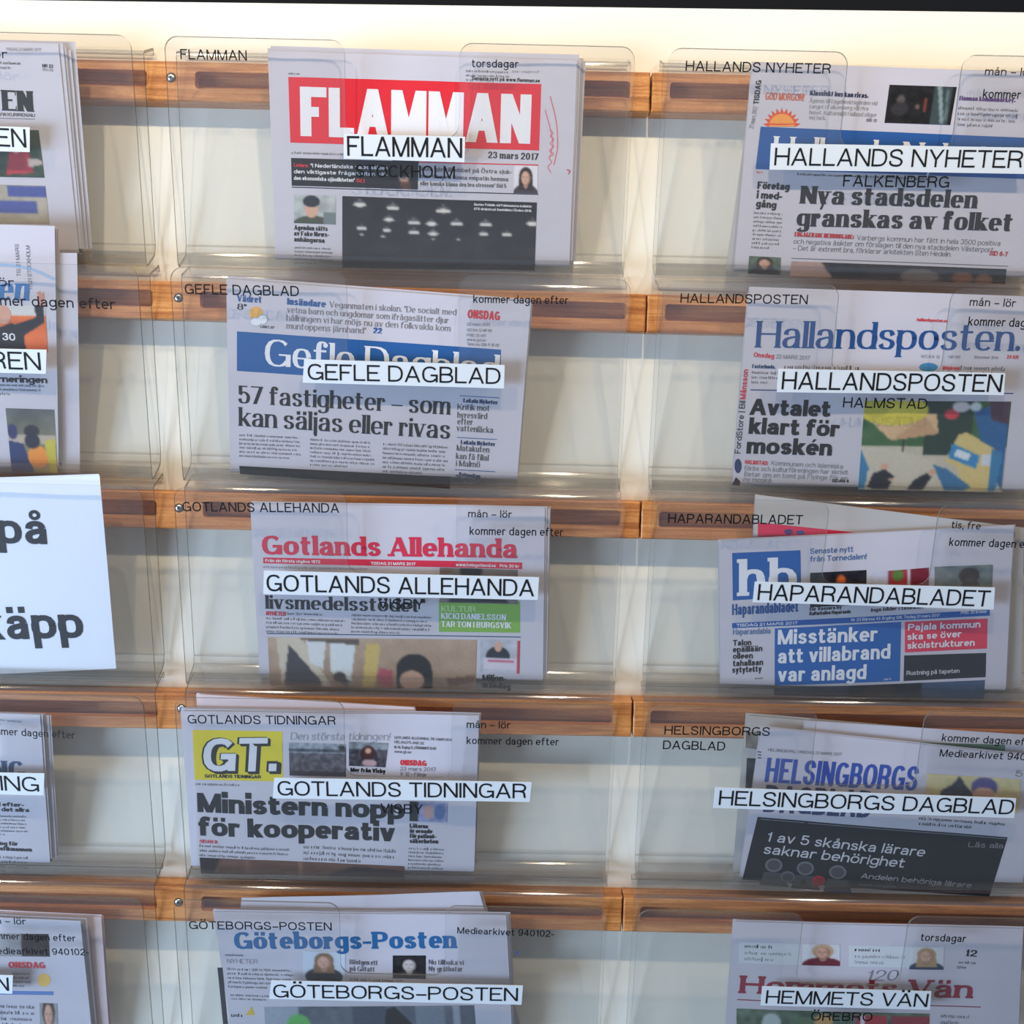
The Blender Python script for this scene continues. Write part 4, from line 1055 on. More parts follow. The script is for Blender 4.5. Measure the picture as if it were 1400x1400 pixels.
p.pic('photo', [(1182, 548), (1383, 549), (1370, 673), (1173, 669)], [
  ('r', 0, 0, 1, .5, (62,98,60)), ('n', 10, 7), ('r', .42, 0, .75, .6, (40,58,50)), ('p', [(.75,.1),(1,.0),(1,1),(.85,.6)], (44,92,140)), ('p', [(.85,0),(1,0),(1,.25),(.88,.2)], (72,50,66)),
  ('p', [(0,.5),(.36,.58),(.56,.72),(.62,1),(0,1)], (196,186,166)), ('p', [(0,.55),(.06,.75),(.04,1),(0,1)], (60,120,160)),
  ('p', [(.2,.44),(.0,.16),(.5,.14),(.52,.36)], (206,170,130)), ('p', [(.2,.44),(.42,.16),(.52,.36)], (190,150,112)), ('e', .20, .10, .24, .17, (206,188,70)), ('e', .08, .06, .1, .12, (180,170,60)),
  ('e', .60, .14, .05, .06, (196,60,70)), ('e', .66, .06, .06, .06, (210,196,190)), ('e', .76, .06, .04, .05, (214,214,208)), ('r', .28, .42, .29, .56, (40,36,36)),
  ('p', [(.66,.36),(.72,.34),(.92,.52),(.9,.98),(.74,1),(.66,.72),(.58,.66)], (208,184,120)), ('p', [(.62,.46),(.82,.6),(.8,.74),(.6,.62)], (56,130,180)), ('p', [(.66,.52),(.76,.58),(.74,.66),(.64,.6)], (214,220,222)), ('r', .83, .58, .9, .7, (200,204,206)), ('p', [(.9,.52),(.98,.56),(.95,1),(.9,1)], (56,120,160)), ('p', [(.5,.7),(.6,.75),(.78,.95),(.72,1),(.6,1)], (60,110,150)),
  ('p', [(.06,.98),(.09,.82),(.17,.76),(.24,.84),(.2,1)], (34,34,44)), ('e', .17, .73, .03, .035, SKIN), ('p', [(.33,1),(.38,.88),(.46,.8),(.5,.84),(.44,1)], (32,32,42)), ('e', .5, .79, .028, .034, SKIN), ('e', .22, .88, .02, .02, SKIN)], (190, 180, 160), 13)
p.done()

# --- GOTLANDS ALLEHANDA
e, pl, p = newspaper(2, 'newspaper with red Gotlands Allehanda masthead', [(342, 688), (745, 694), (742, 941), (355, 931)], 12, inner=5, spread=(0.008, 0.003))
p.text('masthead', 'Gotlands Allehanda', (358, 758), (707, 763), 26, 'slabx', (202, 48, 72))
p.quad('masthead_bar', [(360, 762), (714, 769), (714, 778), (360, 770)], (202, 48, 72))
lines(p, 'masthead_bar', [('Från sin första utgåva 1872', (363, 768), (438, 770)), ('TISDAG 21 MARS 2017', (507, 772), (568, 773)), ('www.helagotland.se • Pris 20 kr', (623, 774), (710, 776))], 4, 'bold', WHITE)
p.body('date_line', (360, 772), (600, 777), (360, 778), 1, LGREY, 20)
p.pic('photo', [(601, 776), (708, 779), (708, 826), (601, 824)], [('n', 14, 5), ('e', .4, .05, .14, .3, (28,26,28)), ('p', [(.1,1),(.25,.5),(.7,.5),(.9,1)], (40,38,42))], (120, 112, 108), 14)
p.text('headline', 'livsmedelsstödet"', (363, 832), (581, 837), 18, 'serifb', BLACK)
p.text('lead_text', 'NYHETER', (364, 841), (391, 842), 5.5, 'bold', RED); p.body('body_text', (393, 836), (474, 838), (393, 842), 1, GREY, 21); p.body('body_text', (364, 842), (473, 846), (364, 866), 4, GREY, 22, last=.9); p.body('body_text', (481, 838), (592, 842), (480, 866), 5, GREY, 23)
p.quad('green_box', [(600, 820), (711, 822), (711, 865), (600, 864)], (124, 168, 72))
p.text('green_box', 'KULTUR', (603, 836), (650, 837), 8, 'slab', (176, 206, 140)); lines(p, 'green_box', [('KICKI DANIELSSON', (603, 846), (692, 848)), ('TAR TON I BURGSVIK', (603, 857), (699, 859))], 8, 'slab', WHITE)
p.line('rule', (365, 866), (712, 871), 1.3, (60, 80, 110))
p.pic('photo', [(366, 871), (652, 875), (650, 943), (369, 936)], [('g', (176,150,126), (150,124,100)), ('n', 8, 5), ('p', [(.04,0),(.16,0),(.3,1),(.06,1)], (196,182,160)), ('p', [(.1,.15),(.26,.95),(.24,1),(.07,1)], (62,58,62)), ('p', [(.18,.0),(.28,.05),(.26,.65),(.2,.5)], (206,206,204)), ('p', [(.30,.05),(.42,.12),(.39,1),(.3,.7)], (208,210,208)), ('p', [(.15,.0),(.44,.02),(.44,.14),(.16,.05)], (92,80,72)), ('p', [(.47,.1),(.54,.12),(.51,1),(.45,1)], (196,168,96)), ('e', .34, .8, .03, .1, (60,50,48)), ('p', [(.34,.78),(.4,.9),(.38,1),(.35,.95)], (70,60,60)), ('p', [(.53,.6),(.6,.64),(.6,1),(.52,.9)], (170,80,90)), ('e', .7, .62, .085, .32, (28,24,26)), ('r', .62, .62, .79, 1, (28,24,26)), ('e', .69, .84, .06, .2, (196,156,132)), ('p', [(.85,.8),(1,.7),(1,.85),(.88,.95)], (110,80,60))], (160, 136, 112), 15)
p.pic('portrait', [(657, 874), (711, 876), (710, 921), (656, 919)], [('n', 16, 5), ('e', .45, .5, .3, .3, (40,42,52)), ('e', .45, .2, .1, .16, SKIN), ('r', .1, .55, .95, .9, (206,196,204)), ('r', .2, .6, .85, .66, (190,90,110)), ('r', .93, 0, 1, 1, (180,60,70))], (180, 180, 188), 16, cell=1.4)
lines(p, 'headline', [('Miljon-', (659, 930), (692, 931)), ('måndag', (659, 940), (698, 942))], 7.5, 'serifx', BLACK)
p.done()

# --- HAPARANDABLADET with an older issue behind
eb, plb, pb = newspaper(2, 'paper with a red stripe sticking up behind the hb paper', [(1033, 676), (1400, 722), (1394, 955), (1020, 935)], 21, mat=NEWS2, inner=2, dz=-0.0085, th=0.004, spread=(0.002, 0.002), amp=0.0002)
pb.quad('masthead', [(1036, 714), (1180, 729), (1180, 736), (1036, 734)], (206, 48, 80)); pb.poly('masthead', ell(1078, 727, 6, 4), (80, 60, 110), 0.0003); pb.poly('masthead', ell(1094, 728, 6, 3), (60, 80, 130), 0.0003)
pb.done()
e, pl, p = newspaper(2, 'newspaper with white hb on a blue square, Misstänker headline', [(983, 740), (1387, 718), (1374, 953), (985, 937)], 14, inner=4, spread=(0.0045, 0.002))
p.quad('masthead', [(1001, 756), (1094, 752), (1095, 815), (1002, 821)], (30, 88, 156))
p.text('masthead', 'hb', (1009, 815), (1089, 811), 49, 'slab', WHITE)
p.text('masthead', 'Haparandabladet', (1001, 841), (1091, 836), 15, 'sans', (36, 82, 140))
lines(p, 'teaser', [('Senaste nytt', (1107, 757), (1166, 754)), ('från Tornedalen!', (1107, 768), (1184, 764))], 7.5, 'sans', (60, 100, 150))
p.pic('photo', [(1107, 783), (1184, 779), (1184, 826), (1107, 830)], [('n', 14, 6), ('e', .55, .25, .08, .14, (226,110,50)), ('e', .52, .5, .12, .2, (120,60,50))], (40, 38, 46), 17)
p.pic('photo', [(1192, 782), (1270, 776), (1270, 822), (1192, 826)], [('n', 20, 6), ('r', .3, 0, .6, .6, (170,50,60)), ('e', .45, .15, .1, .2, (90,120,60)), ('e', .8, .25, .2, .35, (120,40,52)), ('r', 0, 0, .28, 1, (190,188,200)), ('r', .62, 0, .66, .8, (206,200,200))], (120, 70, 80), 18)
p.pic('photo', [(1278, 775), (1358, 772), (1357, 818), (1278, 822)], [('n', 16, 6), ('e', .6, .3, .18, .25, (60,52,50)), ('e', .62, .6, .15, .25, (76,70,66)), ('r', .0, .6, 1, 1, (128,124,112)), ('e', .35, .75, .1, .1, (190,170,80))], (110, 118, 116), 19)
lines(p, 'teaser', [('för Vassara by', (1106, 835), (1150, 832)), ('Kulturkalien Haparanda', (1106, 841), (1162, 838))], 5, 'bold', BLACK); p.text('teaser', 'inga bilder i taxinken', (1190, 836), (1262, 832), 5, 'bold', BLACK)
p.quad('date_line', [(1001, 852), (1354, 834), (1354, 842), (1001, 859)], (36, 88, 156)); p.text('date_line', 'TISDAG 21 MARS 2017', (1007, 857), (1090, 853), 4, 'bold', WHITE); p.text('date_line', 'Nr 23 Båresa 43 Årgång 136, Tisdag 21 mars 2017', (1163, 849), (1285, 843), 4, 'sans', WHITE); p.text('date_line', 'PRIS: 25 kronor', (1314, 840), (1350, 838), 4, 'sans', WHITE)
p.text('headline', 'Haparandabla', (1002, 868), (1053, 866), 8, 'sans', (90, 120, 160))
lines(p, 'headline', [('Talon', (1002, 883), (1027, 882)), ('epäillään', (1002, 892), (1042, 890)), ('olleen', (1002, 901), (1029, 900)), ('tahallaan', (1002, 911), (1043, 909)), ('sytytetty', (1001, 920), (1041, 918))], 8, 'bold', BLACK)
p.body('body_text', (1032, 925), (1052, 924), (1032, 930), 1, GREY, 27); p.body('body_text', (1001, 938), (1030, 937), (1001, 943), 1, BLACK, 28)
p.quad('blue_box', [(1059, 859), (1232, 850), (1230, 931), (1059, 937)], (34, 92, 160))
lines(p, 'blue_box', [('Misstänker', (1063, 881), (1199, 876)), ('att villabrand', (1063, 907), (1217, 900)), ('var anlagd', (1063, 932), (1184, 928))], 20, 'bold', WHITE)
p.body('blue_box', (1208, 926), (1226, 925), (1208, 931), 1, WHITE, 29)
p.quad('red_box', [(1237, 850), (1351, 846), (1350, 887), (1237, 892)], (214, 60, 84))
lines(p, 'red_box', [('Pajala kommun', (1241, 862), (1341, 858)), ('ska se över', (1240, 875), (1315, 871)), ('skolstrukturen', (1240, 887), (1333, 883))], 9, 'bold', WHITE)
p.quad('black_box', [(1236, 896), (1349, 893), (1348, 926), (1235, 931)], (42, 44, 50)); p.text('black_box', 'Rustning på tapeten', (1239, 923), (1312, 920), 6, 'sans', (200, 200, 200))
p.pic('photo', [(1058, 941), (1347, 930), (1345, 956), (1058, 950)], [('n', 14, 3), ('r', .0, 0, .35, 1, (60,64,78)), ('r', .7, 0, 1, 1, (66,84,112)), ('e', .5, .6, .08, .6, (60,50,52))], (36, 38, 46), 20)
p.done()

# --- GOTLANDS TIDNINGAR with pink sheet behind
eb, plb, pb = newspaper(3, 'pinkish paper showing only its upper edge behind the yellow-logo paper', [(268, 949), (566, 967), (640, 1200), (282, 1190)], 31, mat=PINK, inner=2, dz=-0.008, th=0.004, spread=(0.0015, 0.002), amp=0.0002)
pb.done()
e, pl, p = newspaper(3, 'newspaper with GT on a yellow block, headline Ministern', [(247, 972), (655, 978), (648, 1206), (262, 1193)], 15, inner=5, spread=(0.002, 0.004))
p.quad('masthead', [(263, 998), (386, 1000), (387, 1068), (266, 1066)], (208, 190, 44))
for dx, dy, o_ in ((-1.5, 1, .00018), (2, 2.5, .0002), (3.5, 4, .00022)): p.text('masthead', 'GT.', (276 + dx, 1055 + dy), (374 + dx, 1054 + dy), 47, 'heavy', (40, 40, 36), o_, slant=.12)
p.text('masthead', 'GT.', (277, 1055), (373, 1054), 45, 'bold', (206, 206, 210), 0.0003, slant=.12)
p.text('masthead', 'GOTLANDS TIDNINGAR', (280, 1063), (357, 1064), 4.5, 'heavy', BLACK)
p.text('teaser', 'Den största tidningen!', (397, 1011), (531, 1012), 10, 'light', (150, 152, 158), slant=.15)
p.pic('photo', [(395, 1015), (473, 1017), (473, 1062), (396, 1060)], [('r', 0, 0, 1, .3, (150,154,160)), ('r', 0, .18, 1, .26, (70,72,80)), ('n', 34, 12), ('r', 0, .85, 1, 1, (60,50,56)), ('e', .93, .12, .06, .08, (40,40,44))], (84, 78, 84), 21, cell=1.4)
p.pic('photo', [(477, 1014), (531, 1016), (527, 1049), (477, 1047)], [('r', 0, 0, 1, .3, (130,136,140)), ('n', 34, 8), ('e', .5, .45, .2, .3, (70,44,44)), ('e', .5, .35, .08, .12, SKIN), ('e', .55, .85, .2, .15, (180,150,150))], (74, 70, 76), 22, cell=1.4)
p.text('caption', 'Mer från Visby', (479, 1055), (527, 1057), 5.5, 'heavy', BLACK)
lines(p, 'date_line', [('GOTLANDS ALLEHANDA, TIS 3 MAR OCH', (539, 1010), (617, 1013)), ('HELAGOTLAND.SE', (539, 1016), (580, 1018)), ('Nr 56, Årgång 12, LÖSNUMMER 25 KR', (539, 1023), (596, 1025)), ('www.gt.se', (539, 1029), (562, 1030))], 3.6, 'sans', GREY)
p.text('date_line', 'ONSDAG', (547, 1046), (583, 1047), 7.5, 'heavy', (206, 50, 60)); p.text('date_line', '22 mars 2017', (547, 1053), (596, 1054), 5, 'light', GREY); p.text('date_line', 'V. 12 – Fånge', (547, 1060), (583, 1061), 5, 'light', GREY)
p.body('date_line', (267, 1069), (372, 1071), (267, 1075), 1, GREY, 32)
p.text('headline', 'Ministern nopp', (270, 1110), (553, 1120), 26, 'heavy', BLACK); p.text('headline', 'för kooperativ', (271, 1142), (540, 1150), 25, 'heavy', BLACK)
p.text('lead_text', 'SIDAN 9:', (273, 1152), (298, 1153), 4.5, 'bold', RED); p.body('body_text', (273, 1153), (402, 1159), (273, 1172), 3, GREY, 33); p.body('body_text', (415, 1154), (546, 1160), (415, 1178), 3, GREY, 34)
p.pic('photo', [(273, 1172), (553, 1184), (553, 1200), (275, 1194)], [('n', 10, 2), ('r', .22, 0, .24, 1, (120,84,66)), ('r', .48, 0, .5, 1, (130,92,70)), ('p', [(0,0),(.1,0),(.06,1),(0,1)], (40,30,32)), ('p', [(.75,.2),(1,.4),(1,1),(.6,1)], (52,40,40))], (98, 66, 52), 23)
p.pic('photo', [(560, 1095), (612, 1097), (611, 1124), (560, 1122)], [('n', 24, 6), ('e', .5, .5, .15, .35, (190,150,140)), ('e', .8, .5, .15, .4, (90,110,150)), ('r', 0, 0, .22, 1, (40,36,40))], (150, 150, 180), 24, cell=1.4)
lines(p, 'headline', [('Läkarna', (560, 1131), (585, 1132)), ('är oroade', (560, 1138), (591, 1139)), ('för patient-', (560, 1145), (596, 1146)), ('säkerheten', (560, 1152), (599, 1153))], 5.8, 'heavy', BLACK)
p.body('body_text', (559, 1157), (610, 1159), (557, 1199), 8, GREY, 35)
p.done()

# --- HELSINGBORGS DAGBLAD with two older issues behind
eb, plb, pb = newspaper(3, 'older paper with dark edge pictures left of the chalkboard paper', [(1020, 978), (1290, 1000), (1250, 1205), (1002, 1196)], 41, mat=NEWS2, inner=2, dz=-0.0108, th=0.003, spread=(0.002, 0.002), amp=0.0002)
pb.pic('photo', [(1020, 1000), (1037, 1001), (1034, 1024), (1019, 1022)], [('n', 20, 3)], (120, 116, 110), 25); pb.pic('photo', [(1021, 1036), (1036, 1037), (1031, 1082), (1019, 1080)], [('n', 20, 4)], (60, 58, 62), 26)
pb.done()
eb, plb, pb = newspaper(3, 'paper with a green stripe just above the HELSINGBORGS paper', [(1100, 985), (1428, 1006), (1400, 1215), (1070, 1205)], 42, inner=2, dz=-0.0062, th=0.003, spread=(0.002, 0.002), amp=0.0002)
pb.quad('green_stripe', [(1226, 1014), (1374, 1018), (1374, 1030), (1226, 1018)], (92, 120, 96)); pb.done()
e, pl, p = newspaper(3, 'newspaper with black chalkboard box reading 1 av 5 skånska lärare', [(1041, 994), (1428, 1036), (1394, 1232), (1012, 1204)], 16, inner=4, spread=(0.004, 0.002), th=0.004)
p.text('date_line', 'HELSINGBORG, ONSDAG 22 MARS 2017', (1050, 1027), (1150, 1033), 4, 'light', GREY)
for i in range(3): p.line('rule', (1036, 1028 + i*4), (1041, 1028.4 + i*4), 1.3, BLACK)
p.text('masthead', 'HELSINGBORGS', (1045, 1069), (1252, 1081), 33, 'cond', (64, 84, 156)); p.text('masthead', 'DAGBLAD', (1043, 1110), (1190, 1118), 37, 'cond', (52, 62, 100))
p.pic('photo', [(1268, 1058), (1396, 1066), (1392, 1112), (1264, 1104)], [('g', (206,190,140), (200,180,130)), ('n', 8, 6), ('p', [(.15,.5),(.3,.2),(.34,.0),(.4,.2),(.5,.5),(.5,1),(.15,1)], (60,60,70)), ('e', .62, .3, .14, .3, (90,84,130)), ('e', .62, .5, .12, .2, SKIN), ('e', .6, 1, .3, .4, (60,60,80))], (200, 184, 140), 27)
p.text('teaser', '< 5', (1376, 1060), (1397, 1062), 8, 'light', GREY)
p.body('body_text', (1100, 1109), (1160, 1112), (1100, 1114), 1, GREY, 36); p.body('body_text', (1256, 1115), (1380, 1124), (1256, 1130), 2, BLACK, 37)
p.quad('chalkboard_box', [(1036, 1117), (1378, 1145), (1353, 1226), (1015, 1203)], (30, 31, 36))
p.line('chalkboard_box', (1040, 1120), (1376, 1147), 1, (120, 120, 124)); p.line('chalkboard_box', (1372, 1146), (1374, 1148), 1, (120,120,124))
p.text('chalkboard_box', '1 av 5 skånska lärare', (1046, 1150), (1262, 1171), 13, 'sans', (196, 196, 200), slant=.1); p.text('chalkboard_box', 'saknar behörighet', (1043, 1167), (1234, 1186), 13, 'sans', (196, 196, 200), slant=.1)
p.text('chalkboard_box', 'Läs alla', (1324, 1158), (1371, 1160), 7, 'light', (150, 150, 154)); p.text('chalkboard_box', 'Andelen behöriga lärare', (1176, 1200), (1326, 1214), 7, 'sans', (170, 170, 176), slant=.1); p.body('chalkboard_box', (1174, 1206), (1260, 1212), (1173, 1212), 1, (120, 120, 124), 38)
for cx, cy, r, c_ in ((1058, 1183, 12, (104,104,108)), (1101, 1187, 12, (104,104,108)), (1145, 1192, 12, (104,104,108)), (1077, 1199, 10, (96,98,102)), (1119, 1204, 9, (176,36,52))):
    if r == 12: p.poly('pupil_figures', [(cx - 20, cy + 27), (cx - 13, cy + 9), (cx + 13, cy + 11), (cx + 20, cy + 30)], (74, 74, 78), 0.00022)
    p.poly('pupil_figures', ell(cx, cy, r, r * .8), c_, 0.0003); p.poly('pupil_figures', ell(cx, cy, r * .75, r * .58), (70, 70, 74) if r != 9 else (150, 30, 44), 0.00036)
p.done()

# --- GÖTEBORGS-POSTEN with a stack behind
eb, plb, pb = newspaper(4, 'pale curved older papers rising behind the Göteborgs-Posten paper', [(330, 1228), (655, 1219), (712, 1420), (310, 1420)], 51, inner=4, dz=-0.0095, th=0.005, spread=(0.004, 0.0075), amp=0.0007)
pb.done()
e, pl, p = newspaper(4, 'newspaper with blue Göteborgs-Posten slab masthead', [(291, 1247), (692, 1251), (701, 1425), (318, 1421)], 17, inner=4, spread=(0.006, 0.002), th=0.005)
# the fold lies below the frame, at the bottom of its pocket
p.text('masthead', 'Göteborgs-Posten', (320, 1298), (625, 1296), 23, 'slabx', (38, 96, 146))
p.body('date_line', (308, 1303), (354, 1304), (308, 1309), 1, GREY, 40); p.text('teaser', 'NYHETER', (310, 1317), (352, 1318), 6, 'light', LGREY)
p.body('body_text', (310, 1322), (404, 1325), (312, 1352), 5, GREY, 41); p.body('body_text', (314, 1358), (400, 1361), (316, 1368), 2, GREY, 42)
p.quad('side_print', [(297, 1323), (304, 1323), (312, 1400), (305, 1400)], (50, 48, 54))
p.pic('photo', [(414, 1300), (472, 1302), (472, 1342), (414, 1340)], bust(.5, .34, .2, SKIN, (130, 96, 66), (46, 44, 50), True), (196, 204, 214), 28, cell=1.4)
lines(p, 'teaser', [('Röstgen ett', (478, 1318), (516, 1319)), ('på Götatt', (478, 1327), (512, 1328))], 6.5, 'serif', GREY)
p.pic('portrait', [(537, 1306), (582, 1306), (582, 1338), (537, 1337)], [('n', 12, 5)] + bust(.5, .4, .25, (196,186,180), (40,36,36), (60,56,58)), (40, 36, 38), 29, cell=1.3)
lines(p, 'teaser', [('Nu tillbaka vi', (586, 1318), (634, 1319)), ('Ny gråtbatar', (586, 1327), (632, 1328))], 6.5, 'serif', GREY)
p.body('body_text', (478, 1336), (604, 1339), (478, 1342), 1, GREY, 43)
p.poly('teaser', [(336, 1388), (344, 1376), (348, 1388)], (206, 176, 60)); p.body('teaser', (316, 1384), (350, 1386), (316, 1392), 1, BLACK, 44)
p.pic('photo', [(361, 1377), (648, 1374), (652, 1425), (364, 1425)], [('n', 16, 5), ('r', 0, 0, .16, 1, (150,156,164)), ('e', .16, .6, .06, .4, (96,170,84)), ('r', .42, 0, .58, 1, (70,76,86)), ('p', [(.58,.1),(.62,.0),(.7,.5),(.68,1),(.56,1)], (26,24,28)), ('r', .72, 0, .86, 1, (120,126,134)), ('r', .9, 0, .93, 1, (150,150,156)), ('e', .27, .9, .05, .2, (60,44,40))], (90, 94, 102), 30)
p.text('side_print', '8', (705, 1306), (709, 1306), 7, 'bold', BLUE)
p.done()

# --- HEMMETS VÄN
e, pl, p = newspaper(4, 'newspaper with dark red Hemmets Vän masthead, bottom right', [(1003, 1260), (1399, 1270), (1392, 1425), (992, 1420)], 18, inner=3, spread=(0.003, 0.002), th=0.004)
for a, b, x0, x1, s_ in ((1010, 1288, 0, 85, 50), (1160, 1292, 0, 83, 51)):
    p.quad('teaser', [(a, b), (a + x1, b + 2), (a + x1, b + 31), (a, b + 29)], (200, 202, 204)); p.body('teaser', (a + 8, b + 2), (a + x1 - 8, b + 4), (a + 8, b + 10), 1, BLACK, s_); p.body('teaser', (a + 8, b + 11), (a + x1 - 6, b + 13), (a + 8, b + 27), 2, LGREY, s_ + 5)
p.pic('portrait', [(1096, 1290), (1148, 1291), (1148, 1320), (1096, 1319)], bust(.55, .36, .25, SKIN, (190, 160, 130), (110, 50, 60)), (206, 206, 208), 31, cell=1.3)
p.pic('portrait', [(1243, 1294), (1291, 1295), (1290, 1326), (1243, 1325)], bust(.5, .4, .24, SKIN, (170, 140, 100), (50, 60, 84), True), (206, 204, 206), 32, cell=1.3)
p.text('date_line', '12', (1318, 1307), (1335, 1308), 9, 'slabx', BLACK); p.body('date_line', (1312, 1313), (1338, 1314), (1308, 1326), 2, GREY, 57)
p.text('emblem', '120', (1181, 1340), (1228, 1340), 14, 'serif', (130, 124, 130), slant=.2)
p.text('masthead', 'Hemmets Vän', (1010, 1358), (1330, 1365), 24, 'slabx', (142, 38, 56))
p.line('rule', (1008, 1367), (1341, 1377), 1.3, (142, 38, 56))
p.pic('photo', [(1007, 1379), (1271, 1386), (1270, 1425), (1007, 1425)], [('n', 30, 6), ('r', .3, .2, .5, 1, (90,110,80)), ('r', .62, .1, .78, 1, (176,50,58)), ('r', .64, .1, .66, 1, (220,220,220)), ('r', .8, .1, 1, 1, (150,50,60)), ('e', .45, .3, .05, .2, (200,150,90)), ('e', .18, .4, .05, .3, (180,186,180))], (88, 104, 84), 33)
p.body('body_text', (1286, 1385), (1330, 1387), (1286, 1402), 2, GREY, 58)
p.done()

# --- left column, cut by the frame
e, pl, p = newspaper(0, 'newspaper with black masthead ending EN, top left', [(-330, 48), (80, 60), (109, 356), (-300, 345)], 19, inner=6, spread=(0.014, -0.004))
p.text('masthead', 'EN', (3, 151), (47, 153), 28, 'serifx', BLACK); p.text('masthead', 'WWW.KURIREN.NU', (-10, 158), (48, 160), 4.5, 'bold', GREY); p.line('rule', (-20, 161), (48, 163), .8, GREY)
p.text('date_line', 'TISDAG 21 MARS 2017', (8, 69), (57, 70), 4, 'light', GREY); p.text('date_line', 'NR 23', (58, 92), (73, 93), 4.5, 'bold', BLACK); p.text('date_line', 'ÅRG 155', (58, 97), (73, 98), 4, 'light', GREY); p.body('address_print', (-10, 82), (33, 84), (-10, 95), 2, BLACK, 61)
p.pic('photo', [(-120, 174), (53, 178), (61, 243), (-112, 240)], [('n', 12, 5), ('p', [(.7,.95),(.74,.5),(.8,.4),(.9,.45),(.92,.9)], (176,52,60)), ('e', .8, .42, .03, .08, SKIN), ('p', [(.88,.6),(.99,.62),(.99,.72),(.88,.8)], (206,180,160))], (52, 66, 48), 34)
p.pic('photo', [(-115, 250), (62, 254), (68, 306), (-110, 303)], [('n', 12, 6), ('r', .7, .02, 1, .32, (70,80,140)), ('r', .6, .42, .92, .72, (76,84,146)), ('r', .0, .1, .5, 1, (170,160,150))], (168, 158, 140), 35)
p.done()
e, pl, p = newspaper(1, 'newspaper with a handball player numbered 30 on orange', [(-330, 298), (75, 309), (81, 650), (-320, 640)], 20, inner=2, spread=(0.003, 0.002))
leaf('page', e, pl, [pl.un(-300, 340), pl.un(103, 346), pl.un(107, 648), pl.un(-300, 640)], -0.0045, NEWS, 44, amp=0.0005)
p.text('masthead', 'en', (-3, 410), (41, 411), 31, 'serifb', (56, 110, 166), slant=.2)
p.text('address_print', 'TIS 21 MARS', (29, 378), (26, 334), 5.5, 'light', GREY); p.text('address_print', '11521 STOCKHOLM', (45, 396), (41, 336), 5.5, 'light', GREY)
p.stroke('masthead_arc', [(-60, 362), (0, 362), (40, 367), (75, 382)], 4, (150, 172, 200), 0.0002)
p.pic('photo', [(-120, 415), (62, 418), (66, 482), (-118, 480)], [('n', 6, 5), ('r', 0, .0, 1, .22, (200,196,190)), ('p', [(.6,1),(.62,.5),(.74,.38),(.82,.45),(.84,1)], (34,30,34)), ('p', [(.76,.42),(.93,.25),(.92,.0),(.985,.0),(.99,.35),(.82,.66)], (34,30,34)), ('e', .68, .2, .055, .2, (206,150,126))], (222, 110, 52), 36, cell=1.5)
p.poly('player_arm', [(52, 419), (53, 404), (50, 400), (55, 398), (58, 402), (60, 398), (61, 406), (61, 419)], (196, 138, 120), 0.0002); p.poly('player_arm', ell(7, 431, 9, 12), (204, 152, 130), 0.0004)
p.text('player_number', '30', (4, 465), (22, 466), 10, 'bold', WHITE)
p.text('headline', 'ledda turneringen', (-60, 521), (65, 524), 9, 'heavy', BLACK); p.body('body_text', (-60, 522), (64, 525), (-60, 540), 3, GREY, 62); p.body('body_text', (-60, 580), (2, 582), (-60, 642), 8, GREY, 63)
p.pic('photo', [(8, 558), (74, 560), (79, 647), (16, 645)], [('g', (90,92,92), (150,140,90)), ('n', 14, 6), ('e', .5, .35, .16, .1, (44,42,48)), ('r', 0, .4, 1, .55, (176,160,140)), ('p', [(.0,.5),(.3,.55),(.5,1),(0,1)], (40,50,96)), ('e', .6, .75, .22, .18, (226,140,50)), ('p', [(.75,.5),(1,.45),(1,1),(.85,1)], (190,176,60)), ('e', .5, .5, .16, .12, (40,36,50)), ('e', .1, .36, .1, .12, (50,50,90))], (120, 120, 110), 37, cell=1.5)
p.done()
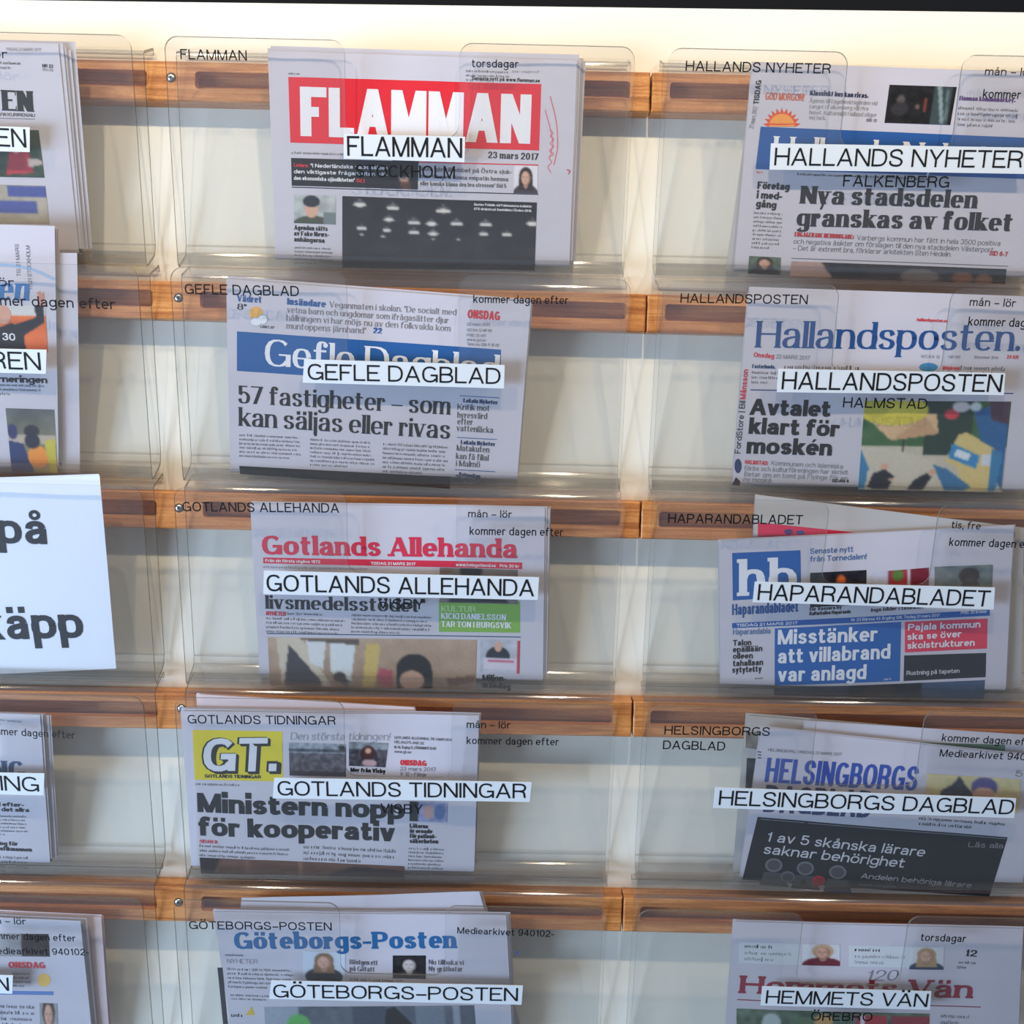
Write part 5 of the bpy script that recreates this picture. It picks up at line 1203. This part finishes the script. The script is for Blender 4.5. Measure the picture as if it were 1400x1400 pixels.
# the white sign
spl = Plane(0.031, 0.16, ROWS[2][1] - 0.150, 0.0003, 5)
sq = [spl.un(-270, 664), spl.un(136, 650), spl.un(159, 914), spl.un(-262, 934)]
sg = empty('paper_sign', spl.at((sq[2][0] + sq[3][0]) / 2, sq[3][1], 0), 'large white paper sign with black words på and käpp', 'sign')
leaf('sign_sheet', sg, spl, sq, 0, SIGN, 3); leaf('backing_sheet', sg, spl, [(a - .001, b + .0012) for a, b in sq], -0.0012, SIGN, 4)
p = Print(spl, sg)
p.text('sign_lettering', 'på', (-1, 743), (65, 744), 43, 'bold', (34, 36, 44)); p.text('sign_lettering', 'käpp', (-24, 875), (116, 872), 44, 'bold', (34, 36, 44))
p.done()
e, pl, p = newspaper(3, 'newspaper with blue masthead ending NG, left of the picture', [(-330, 966), (55, 977), (70, 1194), (-310, 1188)], 22, inner=5, spread=(0.012, -0.003))
p.text('masthead', 'NG', (-10, 1067), (36, 1068), 27, 'serifb', (44, 74, 116)); p.body('date_line', (-40, 978), (33, 984), (-40, 990), 2, LGREY, 64)
lines(p, 'headline', [('ken till efter-', (-30, 1101), (33, 1103)), ('ta den det allra', (-30, 1108), (40, 1110))], 5.5, 'heavy', BLACK)
p.body('body_text', (-50, 1112), (40, 1114), (-46, 1142), 6, GREY, 65); lines(p, 'headline', [('ning för', (-6, 1155), (25, 1156)), ('grafikmannen', (-8, 1162), (44, 1164))], 5.5, 'heavy', BLACK); p.body('body_text', (-40, 1167), (46, 1170), (-40, 1192), 4, GREY, 66)
p.done()
eb, plb, pb = newspaper(4, 'cream paper behind the lower left corner paper with ONSDAG', [(-330, 1228), (138, 1254), (150, 1420), (-300, 1420)], 52, mat=PINK, inner=2, dz=-0.008, th=0.004, spread=(0.002, 0.002))
pb.done()
e, pl, p = newspaper(4, 'newspaper with red ONSDAG and a small sun, bottom left', [(-330, 1240), (110, 1259), (127, 1425), (-300, 1420)], 23, inner=3, spread=(0.005, 0.002), th=0.005)
p.text('date_line', 'ONSDAG', (12, 1323), (62, 1324), 8.5, 'heavy', (206, 56, 66)); p.body('date_line', (18, 1328), (44, 1329), (18, 1350), 4, GREY, 67)
p.pic('photo', [(-60, 1275), (66, 1277), (68, 1308), (-60, 1306)], [('n', 12, 4), ('r', 0, 0, .7, 1, (150,146,146))], (60, 44, 44), 38)
p.poly('weather_box', ell(60, 1340, 9), (226, 180, 90)); p.line('rule', (-40, 1356), (73, 1358), 5, (90, 120, 176))
p.pic('portrait', [(54, 1371), (78, 1372), (80, 1420), (56, 1420)], bust(.5, .3, .3, SKIN, (60,46,40), (50,50,56)), (150, 146, 146), 39, cell=1.3)
p.body('body_text', (-30, 1370), (50, 1373), (-30, 1412), 5, GREY, 68)
p.done()
